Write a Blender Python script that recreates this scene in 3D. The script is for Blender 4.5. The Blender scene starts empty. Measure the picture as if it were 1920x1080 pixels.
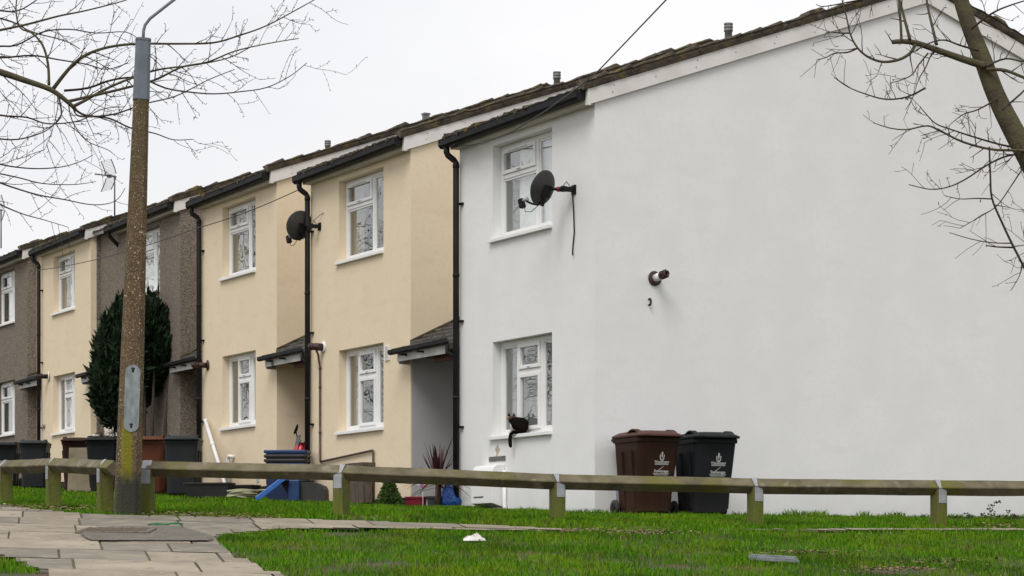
import bpy, math, random
import numpy as np
from mathutils import Vector, Matrix, noise
R = math.radians
SC = bpy.context.scene
COL = SC.collection
random.seed(7)
rng = np.random.default_rng(11)

# ------------------------------------------------------------------ camera model
FPX, HOR, CZ = 4475.0, 1063.0, 1.78       # focal length in photo pixels, horizon row, eye height
AL = R(28.8)                                # direction of the terrace
CA, SA = math.cos(AL), math.sin(AL)
D0 = Vector((1.04, 30.0))                   # right front corner of the end house

def at(px, py, d):
    return Vector(((px - 960) / FPX * d, d, CZ + (HOR - py) / FPX * d))

def g(x, y):
    x = max(-30.0, min(14.0, x))
    yy = min(y, 75.0)
    t = yy - 25.0
    k = 0.064 * t - 0.026 * (math.sqrt(t * t + 0.35) - 0.59)   # .09 in front, .038 behind
    if yy < 4.0:
        k = 0.09 * (4.0 - 25.0)
    return CZ + 0.47 - 0.019 * (x - 0.46) + k

def gp(px, py):
    """where the ray through a photo pixel meets the ground"""
    lo, hi = 8.0, 60.0
    f = lambda d: at(px, py, d).z - g((px - 960) / FPX * d, d)
    d = lo
    while d < hi:
        if f(d) < 0: break
        d += 0.1
    a, b = d - 0.1, d
    for _ in range(30):
        m = (a + b) / 2
        if f(m) > 0: a = m
        else: b = m
    return Vector(((px - 960) / FPX * a, a, g((px - 960) / FPX * a, a)))

def uv(u, v):
    return Vector((D0.x - SA * u + CA * v, D0.y + CA * u + SA * v))

# ------------------------------------------------------------------ materials
MATS = {}
def mat(name, col, rough=0.7, col2=None, scale=5.0, detail=4.0, lo=0.35, hi=0.65, bump=0.0, bscale=None,
        metal=0.0, spec=0.4, island=0.0, extra=None, obj_coords=True, stretch=None, sheen=0.0):
    if name in MATS: return MATS[name]
    m = bpy.data.materials.new(name); m.use_nodes = True
    nt = m.node_tree; N, L = nt.nodes, nt.links
    b = N['Principled BSDF']
    b.inputs['Roughness'].default_value = rough
    b.inputs['Metallic'].default_value = metal
    b.inputs['Specular IOR Level'].default_value = spec
    b.inputs['Base Color'].default_value = (*col, 1)
    tc = N.new('ShaderNodeTexCoord'); mp = N.new('ShaderNodeMapping')
    L.new(tc.outputs['Object'], mp.inputs['Vector'])
    if stretch: mp.inputs['Scale'].default_value = stretch
    out = None
    if col2 is not None:
        no = N.new('ShaderNodeTexNoise'); no.inputs['Scale'].default_value = scale; no.inputs['Detail'].default_value = detail
        L.new(mp.outputs[0], no.inputs['Vector'])
        cr = N.new('ShaderNodeValToRGB'); e = cr.color_ramp.elements
        e[0].position, e[1].position = lo, hi
        e[0].color, e[1].color = (*col, 1), (*col2, 1)
        L.new(no.outputs['Fac'], cr.inputs['Fac']); out = cr.outputs['Color']
    if island > 0:
        ge = N.new('ShaderNodeNewGeometry'); hs = N.new('ShaderNodeHueSaturation')
        mr = N.new('ShaderNodeMapRange'); mr.inputs['To Min'].default_value = 1 - island; mr.inputs['To Max'].default_value = 1 + island
        L.new(ge.outputs['Random Per Island'], mr.inputs['Value']); L.new(mr.outputs[0], hs.inputs['Value'])
        if out: L.new(out, hs.inputs['Color'])
        else: hs.inputs['Color'].default_value = (*col, 1)
        out = hs.outputs['Color']
    if extra: out = extra(nt, mp, out)
    if out: L.new(out, b.inputs['Base Color'])
    if bump > 0:
        n2 = N.new('ShaderNodeTexNoise'); n2.inputs['Scale'].default_value = bscale or scale * 4; n2.inputs['Detail'].default_value = 5
        L.new(mp.outputs[0], n2.inputs['Vector'])
        bp = N.new('ShaderNodeBump'); bp.inputs['Strength'].default_value = bump; bp.inputs['Distance'].default_value = 0.02
        L.new(n2.outputs['Fac'], bp.inputs['Height']); L.new(bp.outputs[0], b.inputs['Normal'])
    MATS[name] = m
    return m

def noise_mix(nt, mp, base, col, scale, lo, hi, detail=5, stretch=None):
    N, L = nt.nodes, nt.links
    no = N.new('ShaderNodeTexNoise'); no.inputs['Scale'].default_value = scale; no.inputs['Detail'].default_value = detail
    if stretch:
        m2 = N.new('ShaderNodeMapping'); m2.inputs['Scale'].default_value = stretch
        L.new(mp.outputs[0], m2.inputs['Vector']); L.new(m2.outputs[0], no.inputs['Vector'])
    else: L.new(mp.outputs[0], no.inputs['Vector'])
    mr = N.new('ShaderNodeMapRange'); mr.inputs['From Min'].default_value = lo; mr.inputs['From Max'].default_value = hi
    L.new(no.outputs['Fac'], mr.inputs['Value'])
    mx = N.new('ShaderNodeMix'); mx.data_type = 'RGBA'
    L.new(mr.outputs[0], mx.inputs['Factor']); L.new(base, mx.inputs[6]); mx.inputs[7].default_value = (*col, 1)
    return mx.outputs[2]

def zmask(nt, mp, base, col, z0, z1, nscale=3.0, namp=0.3, strength=1.0):
    """dirt band with a ragged edge: full below z0, none above z1"""
    N, L = nt.nodes, nt.links
    sx = N.new('ShaderNodeSeparateXYZ'); L.new(mp.outputs[0], sx.inputs[0])
    no = N.new('ShaderNodeTexNoise'); no.inputs['Scale'].default_value = nscale; no.inputs['Detail'].default_value = 5
    L.new(mp.outputs[0], no.inputs['Vector'])
    ad = N.new('ShaderNodeMath'); ad.operation = 'MULTIPLY_ADD'; ad.inputs[1].default_value = namp; 
    L.new(no.outputs['Fac'], ad.inputs[0]); L.new(sx.outputs['Z'], ad.inputs[2])
    mr = N.new('ShaderNodeMapRange'); mr.inputs['From Min'].default_value = z1 + namp / 2; mr.inputs['From Max'].default_value = z0 + namp / 2
    mr.inputs['To Max'].default_value = strength
    L.new(ad.outputs[0], mr.inputs['Value'])
    mx = N.new('ShaderNodeMix'); mx.data_type = 'RGBA'
    L.new(mr.outputs[0], mx.inputs['Factor']); L.new(base, mx.inputs[6]); mx.inputs[7].default_value = (*col, 1)
    return mx.outputs[2]

def speckle(nt, mp, base, col, scale, thr):
    N, L = nt.nodes, nt.links
    vo = N.new('ShaderNodeTexVoronoi'); vo.inputs['Scale'].default_value = scale
    L.new(mp.outputs[0], vo.inputs['Vector'])
    sc = N.new('ShaderNodeSeparateColor'); L.new(vo.outputs['Color'], sc.inputs[0])
    gt = N.new('ShaderNodeMath'); gt.operation = 'GREATER_THAN'; gt.inputs[1].default_value = thr
    L.new(sc.outputs[0], gt.inputs[0])
    lt = N.new('ShaderNodeMath'); lt.operation = 'LESS_THAN'; lt.inputs[1].default_value = 0.5
    L.new(vo.outputs['Distance'], lt.inputs[0])
    mu = N.new('ShaderNodeMath'); mu.operation = 'MULTIPLY'; L.new(gt.outputs[0], mu.inputs[0]); L.new(lt.outputs[0], mu.inputs[1])
    mx = N.new('ShaderNodeMix'); mx.data_type = 'RGBA'
    L.new(mu.outputs[0], mx.inputs['Factor']); L.new(base, mx.inputs[6]); mx.inputs[7].default_value = (*col, 1)
    return mx.outputs[2]

def render_extra(dirt, wash=1.0):
    def f(nt, mp, out):
        out = noise_mix(nt, mp, out, tuple(c * wash for c in dirt), 0.7, 0.45, 0.9, 6, (1, 1, 0.5))
        out = noise_mix(nt, mp, out, tuple(c * .985 for c in dirt), 16, .50, .80, 8)
        out = noise_mix(nt, mp, out, tuple(c * .99 for c in dirt), 2.2, .52, .72, 5, (1, 1, 2.2))
        return zmask(nt, mp, out, tuple(c * .82 for c in dirt), 0.0, 0.35, 4.0, 0.5, 0.55)
    return f
M_WHITE = mat('white_render', (.785, .785, .785), .85, (.74, .745, .745), 1.5, 5, bump=.12, bscale=60, spec=.2, extra=render_extra((.75, .745, .735), 1.0))
M_BEIGE = mat('cream_render', (.765, .65, .475), .85, (.745, .63, .455), 1.3, 5, bump=.14, bscale=60, spec=.2, extra=render_extra((.71, .595, .43), 1.0))
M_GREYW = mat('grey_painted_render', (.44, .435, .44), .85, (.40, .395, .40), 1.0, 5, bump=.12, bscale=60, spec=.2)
def pd_extra(nt, mp, out):
    out = speckle(nt, mp, out, (.32, .275, .235), 62, .70)
    out = speckle(nt, mp, out, (.085, .07, .058), 55, .72)
    return noise_mix(nt, mp, out, (.12, .10, .075), 1.1, .55, .9, 6, (1, 1, .3))
M_BROWN = mat('pebbledash', (.215, .186, .152), .95, (.18, .153, .123), 12, 6, bump=.8, bscale=45, spec=.1, extra=pd_extra)
M_PVC = mat('white_plastic', (.80, .80, .79), .35, (.76, .76, .75), 3, bump=.02)
M_BARGE = mat('white_barge_paint', (.70, .68, .65), .6, (.60, .575, .53), 2.2, 6, .45, .75, bump=.05)
M_CREAMTRIM = mat('cream_trim_paint', (.52, .50, .42), .6, (.42, .40, .32), 3, 6)
M_BLACK = mat('black_plastic', (.010, .010, .011), .55, (.016, .016, .016), 4, spec=.15)
def moss_extra(nt, mp, out):
    out = noise_mix(nt, mp, out, (.12, .09, .02), 5.0, .58, .67)
    return noise_mix(nt, mp, out, (.12, .11, .085), 9.0, .60, .7)
M_TILE = mat('concrete_tile', (.045, .036, .03), .95, (.08, .066, .052), 6, 6, bump=.5, bscale=40, extra=lambda nt, mp, o: noise_mix(nt, mp, o, (.085, .08, .025), 7, .57, .68))
M_VERGE = mat('mossy_verge', (.034, .027, .02), .95, (.09, .072, .048), 7, 7, bump=.8, bscale=30, extra=moss_extra)
M_CANOPYTILE = mat('canopy_tile', (.06, .056, .05), .9, (.095, .09, .08), 8, 6, bump=.5, bscale=40, extra=lambda nt, mp, o: noise_mix(nt, mp, o, (.10, .095, .04), 6, .58, .7))
M_GREYTRIM = mat('grey_trim', (.46, .455, .44), .7, (.34, .335, .315), 6)
M_WOODRED = mat('red_brown_wood', (.10, .035, .018), .7, (.07, .025, .012), 8)
M_DARK = mat('dark_damp_course', (.02, .02, .02), .9)
M_ROOM = mat('room_plaster', (.16, .14, .12), .9)
M_NET = mat('net_curtain', (.86, .86, .86), .9)
M_LACE = mat('grey_lace', (.34, .35, .35), .9)
M_CURTAIN = mat('beige_curtain', (.42, .36, .28), .9)
M_GREYCURT = mat('grey_curtain', (.30, .30, .28), .9)
M_METAL = mat('galvanised_metal', (.42, .44, .45), .5, (.30, .32, .33), 9, 6, bump=.05, metal=.5)
M_FLUE = mat('brown_flue', (.045, .018, .016), .5, (.03, .012, .012), 6)
M_ZINC = mat('grey_vent_metal', (.22, .215, .205), .6, (.14, .135, .13), 12)

def glass_mat():
    m = bpy.data.materials.new('window_glass'); m.use_nodes = True
    nt = m.node_tree; N, L = nt.nodes, nt.links; N.remove(N['Principled BSDF'])
    tr = N.new('ShaderNodeBsdfTransparent'); tr.inputs[0].default_value = (.92, .95, .93, 1)
    gl = N.new('ShaderNodeBsdfGlossy'); gl.inputs['Roughness'].default_value = 0.0; gl.inputs['Color'].default_value = (.95, .97, .97, 1)
    ge = N.new('ShaderNodeNewGeometry'); dt = N.new('ShaderNodeVectorMath'); dt.operation = 'DOT_PRODUCT'
    L.new(ge.outputs['Incoming'], dt.inputs[0]); L.new(ge.outputs['Normal'], dt.inputs[1])
    def mth(op, a, b):
        q = N.new('ShaderNodeMath'); q.operation = op
        for k, v in enumerate((a, b)):
            if v is None: continue
            if isinstance(v, (int, float)): q.inputs[k].default_value = v
            else: L.new(v, q.inputs[k])
        return q.outputs[0]
    sch = mth('POWER', mth('SUBTRACT', 1.0, mth('ABSOLUTE', dt.outputs['Value'], None)), 5.0)
    fac = mth('ADD', mth('MULTIPLY', sch, .70), .30)      # two sealed panes, both sides
    tc = N.new('ShaderNodeTexCoord'); no = N.new('ShaderNodeTexNoise'); no.inputs['Scale'].default_value = 2.6; no.inputs['Detail'].default_value = 1
    L.new(tc.outputs['Object'], no.inputs['Vector'])
    bp = N.new('ShaderNodeBump'); bp.inputs['Strength'].default_value = .10; bp.inputs['Distance'].default_value = .010
    L.new(no.outputs['Fac'], bp.inputs['Height']); L.new(bp.outputs[0], gl.inputs['Normal'])
    mx = N.new('ShaderNodeMixShader'); L.new(fac, mx.inputs[0]); L.new(tr.outputs[0], mx.inputs[1]); L.new(gl.outputs[0], mx.inputs[2])
    L.new(mx.outputs[0], N['Material Output'].inputs[0])
    return m
M_GLASS = glass_mat()

# ------------------------------------------------------------------ mesh builder
class MB:
    def __init__(self): self.v = []; self.f = []; self.mi = []; self.sm = []; self.cur = 0; self.smooth = False
    def add(self, vs, fs):
        o = len(self.v); self.v += [tuple(p) for p in vs]
        for f in fs: self.f.append(tuple(i + o for i in f)); self.mi.append(self.cur); self.sm.append(self.smooth)
        return self
    def quad(self, a, b, c, d): return self.add([a, b, c, d], [(0, 1, 2, 3)])
    def poly(self, pts): return self.add(pts, [tuple(range(len(pts)))])
    def box(self, x0, x1, y0, y1, z0, z1, M=None):
        vs = [Vector((x, y, z)) for x in (x0, x1) for y in (y0, y1) for z in (z0, z1)]
        if M is not None: vs = [M @ p for p in vs]
        return self.add(vs, [(0, 1, 3, 2), (4, 6, 7, 5), (0, 4, 5, 1), (2, 3, 7, 6), (0, 2, 6, 4), (1, 5, 7, 3)])
    def prism(self, prof, p0, p1, ax, ay):
        """profile (a,b) pairs extruded from p0 to p1 with section axes ax, ay"""
        n = len(prof); vs = []
        for p in (p0, p1):
            for a, b in prof: vs.append(Vector(p) + ax * a + ay * b)
        fs = [(i, (i + 1) % n, (i + 1) % n + n, i + n) for i in range(n)]
        fs += [tuple(range(n))[::-1], tuple(range(n, 2 * n))]
        return self.add(vs, fs)
    def tube(self, pts, rad, n=8, cap=True):
        pts = [Vector(p) for p in pts]
        if not hasattr(rad, '__len__'): rad = [rad] * len(pts)
        vs = []; prev = None
        for i, p in enumerate(pts):
            t = (pts[min(i + 1, len(pts) - 1)] - pts[max(i - 1, 0)])
            if t.length < 1e-9: t = Vector((0, 0, 1))
            t.normalize()
            if prev is None:
                h = Vector((0, 0, 1)) if abs(t.z) < .9 else Vector((1, 0, 0))
                a = t.cross(h).normalized()
            else:
                a = prev - t * prev.dot(t)
                a = a.normalized() if a.length > 1e-6 else t.orthogonal().normalized()
            prev = a; b = t.cross(a)
            for k in range(n):
                an = 2 * math.pi * k / n
                vs.append(p + (a * math.cos(an) + b * math.sin(an)) * rad[i])
        fs = []
        for i in range(len(pts) - 1):
            for k in range(n):
                k2 = (k + 1) % n
                fs.append((i * n + k, i * n + k2, (i + 1) * n + k2, (i + 1) * n + k))
        if cap:
            fs.append(tuple(range(n))[::-1]); fs.append(tuple(range((len(pts) - 1) * n, len(pts) * n)))
        return self.add(vs, fs)
    def lathe(self, prof, M=None, n=24):
        """(r, z) profile about z"""
        vs = []
        for r, z in prof:
            for k in range(n):
                an = 2 * math.pi * k / n; p = Vector((r * math.cos(an), r * math.sin(an), z))
                vs.append(M @ p if M is not None else p)
        fs = []
        for i in range(len(prof) - 1):
            for k in range(n):
                k2 = (k + 1) % n
                fs.append((i * n + k, i * n + k2, (i + 1) * n + k2, (i + 1) * n + k))
        fs.append(tuple(range(n))[::-1]); fs.append(tuple(range((len(prof) - 1) * n, len(prof) * n)))
        return self.add(vs, fs)
    def loft(self, secs, seg=4, caps=(True, True)):
        """rounded rectangles: (z, w, d, cx, cy, r)"""
        n = 4 * (seg + 1); vs = []
        for z, w, d, cx, cy, r in secs:
            r = min(r, w / 2 - 1e-4, d / 2 - 1e-4)
            for q in range(4):
                sx, sy = ((1, 1), (-1, 1), (-1, -1), (1, -1))[q]
                for k in range(seg + 1):
                    an = math.pi / 2 * (q + k / seg)
                    vs.append((cx + sx * (w / 2 - r) + r * math.cos(an), cy + sy * (d / 2 - r) + r * math.sin(an), z))
        fs = []
        for i in range(len(secs) - 1):
            for k in range(n):
                k2 = (k + 1) % n
                fs.append((i * n + k, i * n + k2, (i + 1) * n + k2, (i + 1) * n + k))
        if caps[0]: fs.append(tuple(range(n))[::-1])
        if caps[1]: fs.append(tuple(range((len(secs) - 1) * n, len(secs) * n)))
        return self.add(vs, fs)
    def build(self, name, mats, parent=None, bevel=0.0):
        if not isinstance(mats, (list, tuple)): mats = [mats]
        me = bpy.data.meshes.new(name); me.from_pydata(self.v, [], self.f)
        for m in mats: me.materials.append(m)
        if len(mats) > 1: me.polygons.foreach_set('material_index', self.mi)
        if any(self.sm): me.polygons.foreach_set('use_smooth', self.sm)
        me.update()
        o = bpy.data.objects.new(name, me); COL.objects.link(o)
        if parent is not None: o.parent = parent
        if bevel:
            b = o.modifiers.new('bevel', 'BEVEL'); b.width = bevel; b.segments = 2; b.limit_method = 'ANGLE'
        return o

def tag(o, label=None, cat=None, group=None, kind=None):
    if label: o['label'] = label
    if cat: o['category'] = cat
    if group: o['group'] = group
    if kind: o['kind'] = kind
    return o
def thing(name, label, cat, loc=(0, 0, 0), rz=0.0, group=None):
    o = bpy.data.objects.new(name, None); o.empty_display_size = .2; COL.objects.link(o)
    o.location = loc; o.rotation_euler = (0, 0, rz)
    return tag(o, label, cat, group)
def apply_mods(o):
    dg = bpy.context.evaluated_depsgraph_get(); dg.update()
    me = bpy.data.meshes.new_from_object(o.evaluated_get(dg)); o.modifiers.clear(); o.data = me
def text_mesh(s, size, mat_, parent, loc, rot, name='lettering', extrude=.0008, sx=1.0):
    cu = bpy.data.curves.new('t', 'FONT'); cu.body = s; cu.size = size; cu.align_x = 'CENTER'; cu.extrude = extrude; cu.offset = size * .012
    o = bpy.data.objects.new('t', cu); COL.objects.link(o)
    bpy.context.view_layer.update()
    me = bpy.data.meshes.new_from_object(o.evaluated_get(bpy.context.evaluated_depsgraph_get()))
    bpy.data.objects.remove(o); bpy.data.curves.remove(cu)
    me.materials.clear(); me.materials.append(mat_)
    q = bpy.data.objects.new(name, me); COL.objects.link(q); q.parent = parent; q.location = loc; q.rotation_euler = rot; q.scale = (sx, 1, 1)
    return q
X, Y, Z = Vector((1, 0, 0)), Vector((0, 1, 0)), Vector((0, 0, 1))

# ------------------------------------------------------------------ world, sun, camera
w = bpy.data.worlds.new("World"); SC.world = w; w.use_nodes = True
nt = w.node_tree; N, L = nt.nodes, nt.links
bg = N['Background']; bg.inputs['Strength'].default_value = 0.1
SUN_EL, SUN_AZ = R(52), R(200)
sky = N.new('ShaderNodeTexSky'); sky.sky_type = 'NISHITA'; sky.sun_disc = False; sky.sun_elevation = SUN_EL; sky.sun_rotation = SUN_AZ
sky.dust_density = 4; sky.air_density = 1.5
tc = N.new('ShaderNodeTexCoord'); mp = N.new('ShaderNodeMapping'); mp.inputs['Scale'].default_value = (1, 1, 2.2)
L.new(tc.outputs['Generated'], mp.inputs[0])
no = N.new('ShaderNodeTexNoise'); no.inputs['Scale'].default_value = 4.5; no.inputs['Detail'].default_value = 6; L.new(mp.outputs[0], no.inputs['Vector'])
cr = N.new('ShaderNodeValToRGB'); cr.color_ramp.elements[0].position = .3; cr.color_ramp.elements[1].position = .7
cr.color_ramp.elements[0].color = (.86, .86, .89, 1); cr.color_ramp.elements[1].color = (1, .99, 1.0, 1)
L.new(no.outputs['Fac'], cr.inputs[0])
vm = N.new('ShaderNodeVectorMath'); vm.operation = 'SCALE'; vm.inputs['Scale'].default_value = 7.75
L.new(cr.outputs[0], vm.inputs[0])
mx = N.new('ShaderNodeMix'); mx.data_type = 'RGBA'; mx.inputs['Factor'].default_value = .93
L.new(sky.outputs[0], mx.inputs[6]); L.new(vm.outputs[0], mx.inputs[7]); L.new(mx.outputs[2], bg.inputs['Color'])

sl = bpy.data.lights.new('sun', 'SUN'); sl.energy = 1.5; sl.angle = R(30); sl.color = (1, .97, .93)
so = bpy.data.objects.new('sun', sl); COL.objects.link(so)
sd = Vector((math.sin(SUN_AZ) * math.cos(SUN_EL), math.cos(SUN_AZ) * math.cos(SUN_EL), math.sin(SUN_EL)))
so.rotation_euler = (-sd).to_track_quat('-Z', 'Y').to_euler(); so.location = (0, 0, 30)

cd = bpy.data.cameras.new('camera'); co = bpy.data.objects.new('camera', cd); COL.objects.link(co)
co.location = (0, 0, CZ); co.rotation_euler = (R(90), 0, 0)
cd.sensor_width = 36; cd.lens = FPX / 1920 * 36; cd.shift_y = (HOR - 540) / 1920; cd.clip_end = 2000
SC.camera = co
SC.view_settings.view_transform = 'Standard'; SC.view_settings.look = 'None'; SC.view_settings.gamma = 1; SC.view_settings.exposure = 0.42
SC.cycles.use_denoising = True; SC.cycles.max_bounces = 6; SC.cycles.transparent_max_bounces = 12

# ------------------------------------------------------------------ terraced houses
HB = [0.677, 1.03, 1.39, 1.63, 1.88, 2.10]           # base heights above the eye
HU = [0.0, 5.87, 11.65, 17.07, 23.25, 28.75]         # right front corner along the row
HW = [3.67, 3.62, 3.45, 3.50, 3.40, 3.55]            # front width
HREC = [None, 1.25, 1.25, 1.25, .22, .22]            # depth of the recess right of house i, behind its own front
STEP = .33
TP = .352; RIDGE = 5.24; DEP = 10.6
EZ = 5.16                                            # barge underside at the front wall
def rtop(y): return EZ + .36 + TP * (y if y < RIDGE else 2 * RIDGE - y)
HROT = math.atan2(-CA, SA)
HMAT = []
for i in range(6):
    p = uv(HU[i], STEP * i)
    HMAT.append(Matrix.Translation((p.x, p.y, HB[i] + CZ)) @ Matrix.Rotation(HROT, 4, 'Z'))

def wall_holes(mb, x0, x1, z0, z1, y, holes, rev):
    xs = sorted({x0, x1, *[h[0] for h in holes], *[h[1] for h in holes]})
    zs = sorted({z0, z1, *[h[2] for h in holes], *[h[3] for h in holes]})
    for a, b in zip(xs, xs[1:]):
        for c, d in zip(zs, zs[1:]):
            m = ((a + b) / 2, (c + d) / 2)
            if any(h[0] < m[0] < h[1] and h[2] < m[1] < h[3] for h in holes): continue
            mb.quad((a, y, c), (b, y, c), (b, y, d), (a, y, d))
    for a, b, c, d in holes:
        mb.quad((a, y, c), (a, y, d), (a, y + rev, d), (a, y + rev, c))
        mb.quad((b, y, c), (b, y + rev, c), (b, y + rev, d), (b, y, d))
        mb.quad((a, y, d), (b, y, d), (b, y + rev, d), (a, y + rev, d))
        mb.quad((a, y, c), (a, y + rev, c), (b, y + rev, c), (b, y, c))

def frame_rect(mb, x0, x1, z0, z1, t, y0, y1):
    mb.box(x0, x1, y0, y1, z0, z0 + t); mb.box(x0, x1, y0, y1, z1 - t, z1)
    mb.box(x0, x0 + t, y0, y1, z0 + t, z1 - t); mb.box(x1 - t, x1, y0, y1, z0 + t, z1 - t)

def window(parent, x0, x1, z0, z1, kind, curtains, rev=.13):
    mb = MB(); gl = MB()
    ya, yb = rev - .005, rev + .06
    frame_rect(mb, x0 + .002, x1 - .002, z0 + .002, z1 - .002, .065, ya, yb)
    W_ = x1 - x0
    def light(a, b, c, d, opener):
        if opener:
            frame_rect(mb, a, b, c, d, .05, ya - .022, ya + .03)
            gl.quad((a + .05, ya + .012, c + .05), (b - .05, ya + .012, c + .05), (b - .05, ya + .012, d - .05), (a + .05, ya + .012, d - .05))
        else:
            frame_rect(mb, a, b, c, d, .028, ya + .012, ya + .045)
            gl.quad((a + .028, ya + .03, c + .028), (b - .028, ya + .03, c + .028), (b - .028, ya + .03, d - .028), (a + .028, ya + .03, d - .028))
    zt, zb = z1 - .065, z0 + .065
    xl, xr = x0 + .065, x1 - .065
    if kind == 'two':
        m1 = x0 + W_ * .625; zc = z0 + (z1 - z0) * .665
        mb.box(m1 - .032, m1 + .032, ya, yb, zb, zt)
        mb.box(xl, m1 - .032, ya, yb, zc - .03, zc + .03)
        light(xl + .002, m1 - .034, zc + .032, zt - .002, True); light(xl + .002, m1 - .034, zb + .002, zc - .032, False)
        light(m1 + .034, xr - .002, zb + .002, zt - .002, False)
        mb.box(xl + .18, m1 - .25, ya - .04, ya - .024, zt - .035, zt - .015)     # trickle vent
        mb.box(x0 + W_ * .3, x0 + W_ * .36, ya - .05, ya - .024, zc + .05, zc + .07)
    else:
        m1, m2 = x0 + W_ * .30, x0 + W_ * .70; zc = z0 + (z1 - z0) * .66
        for m in (m1, m2): mb.box(m - .032, m + .032, ya, yb, zb, zt)
        mb.box(m1 + .032, m2 - .032, ya, yb, zc - .03, zc + .03)
        light(xl + .002, m1 - .034, zb + .002, zt - .002, False)
        light(m1 + .034, m2 - .034, zc + .032, zt - .002, True); light(m1 + .034, m2 - .034, zb + .002, zc - .032, True)
        light(m2 + .034, xr - .002, zb + .002, zt - .002, False)
        mb.box((m1 + m2) / 2 - .03, (m1 + m2) / 2 + .03, ya - .05, ya - .024, zc + .05, zc + .07)
    fr = mb.build('window', M_PVC, parent, bevel=.005)
    gl.build('pane', M_GLASS, fr)
    s = MB(); s.box(x0 - .06, x1 + .004, -.055, ya - .003, z0 - .045, z0 + .004)
    s.build('sill', M_PVC, fr, bevel=.006)
    for a, b, mt in curtains:
        c = MB(); c.smooth = True; n = max(12, int((b - a) * 60)); xa, xb = x0 + W_ * a, x0 + W_ * b
        for k in range(n):
            p0 = xa + (xb - xa) * k / n; p1 = xa + (xb - xa) * (k + 1) / n
            f = lambda p: rev + (.105 if mt is M_NET else .16) + .022 * math.sin(p * 62) + .008 * math.sin(p * 23)
            c.quad((p0, f(p0), z0 - .05), (p1, f(p1), z0 - .05), (p1, f(p1), z1 + .03), (p0, f(p0), z1 + .03))
        c.build('curtain', mt, fr)
    rm = MB(); x0r, x1r, zr0, zr1 = x0 - .35, x1 + .3, z0 - .4, z1 + .15
    yf, yk = rev + .075, 2.2
    rm.quad((x0r, yk, zr0), (x1r, yk, zr0), (x1r, yk, zr1), (x0r, yk, zr1))
    rm.quad((x0r, yf, zr0), (x0r, yk, zr0), (x0r, yk, zr1), (x0r, yf, zr1)); rm.quad((x1r, yf, zr0), (x1r, yf, zr1), (x1r, yk, zr1), (x1r, yk, zr0))
    rm.quad((x0r, yf, zr0), (x1r, yf, zr0), (x1r, yk, zr0), (x0r, yk, zr0)); rm.quad((x0r, yf, zr1), (x0r, yk, zr1), (x1r, yk, zr1), (x1r, yf, zr1))
    rm.build('room', M_ROOM, fr)
    return fr

def flue(parent, x, y, z, dirv, length=.24, plate=M_FLUE, pipe=M_PVC, r=.05, pr=.095):
    d = Vector(dirv).normalized()
    rot = d.to_track_quat('Z', 'Y').to_matrix().to_4x4(); T = Matrix.Translation((x, y, z)) @ rot
    p = MB(); p.smooth = True; p.lathe([(pr, .0), (pr, .016), (pr * .92, .022), (r * 1.05, .024)], T, 28)
    o = p.build('boiler_flue', plate, parent)
    q = MB(); q.smooth = True; q.lathe([(r, .02), (r, length * .6)], T, 20); q.build('pipe', pipe, o)
    e = MB(); e.smooth = True
    e.lathe([(r * 1.08, length * .58), (r * 1.08, length * .72), (r * .8, length * .74), (r * .8, length * .78), (r * 1.02, length * .8), (r * 1.02, length * .9),
             (r * .75, length), (r * .55, length), (r * .5, length * .85)], T, 20)
    for k in range(8):
        a = k * math.pi / 4
        e.box(-.006, .006, r * 1.0, r * 1.14, length * .6, length * .92, T @ Matrix.Rotation(a, 4, 'Z'))
    e.build('terminal', M_FLUE, o)
    return o

def tiles(mb, x0, x1, ys, zf, gauge=.325, per=.30, amp=.022, jit=.012, n4=4):
    """interlocking tile courses rising with y: zf(y) gives the slope plane"""
    y0, y1 = ys; k = 0; y = y0
    nx = max(2, int((x1 - x0) / per * n4))
    while y < y1 - .02:
        ye = min(y + gauge * 1.02, y1)
        top = []; bot = []; up = []
        for j in range(nx + 1):
            x = x0 + (x1 - x0) * j / nx
            wv = amp * abs(math.sin(math.pi * x / per)) + random.uniform(-jit, jit) * .4
            lift = .04 + random.uniform(-jit, jit)
            top.append((x, y - .015 + random.uniform(-jit, jit), zf(y) + wv + lift))
            bot.append((x, y - .01, zf(y) - .012)); up.append((x, ye, zf(ye) + wv + .004))
        for j in range(nx):
            mb.quad(top[j], top[j + 1], up[j + 1], up[j]); mb.quad(bot[j], bot[j + 1], top[j + 1], top[j])
        y += gauge; k += 1

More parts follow.
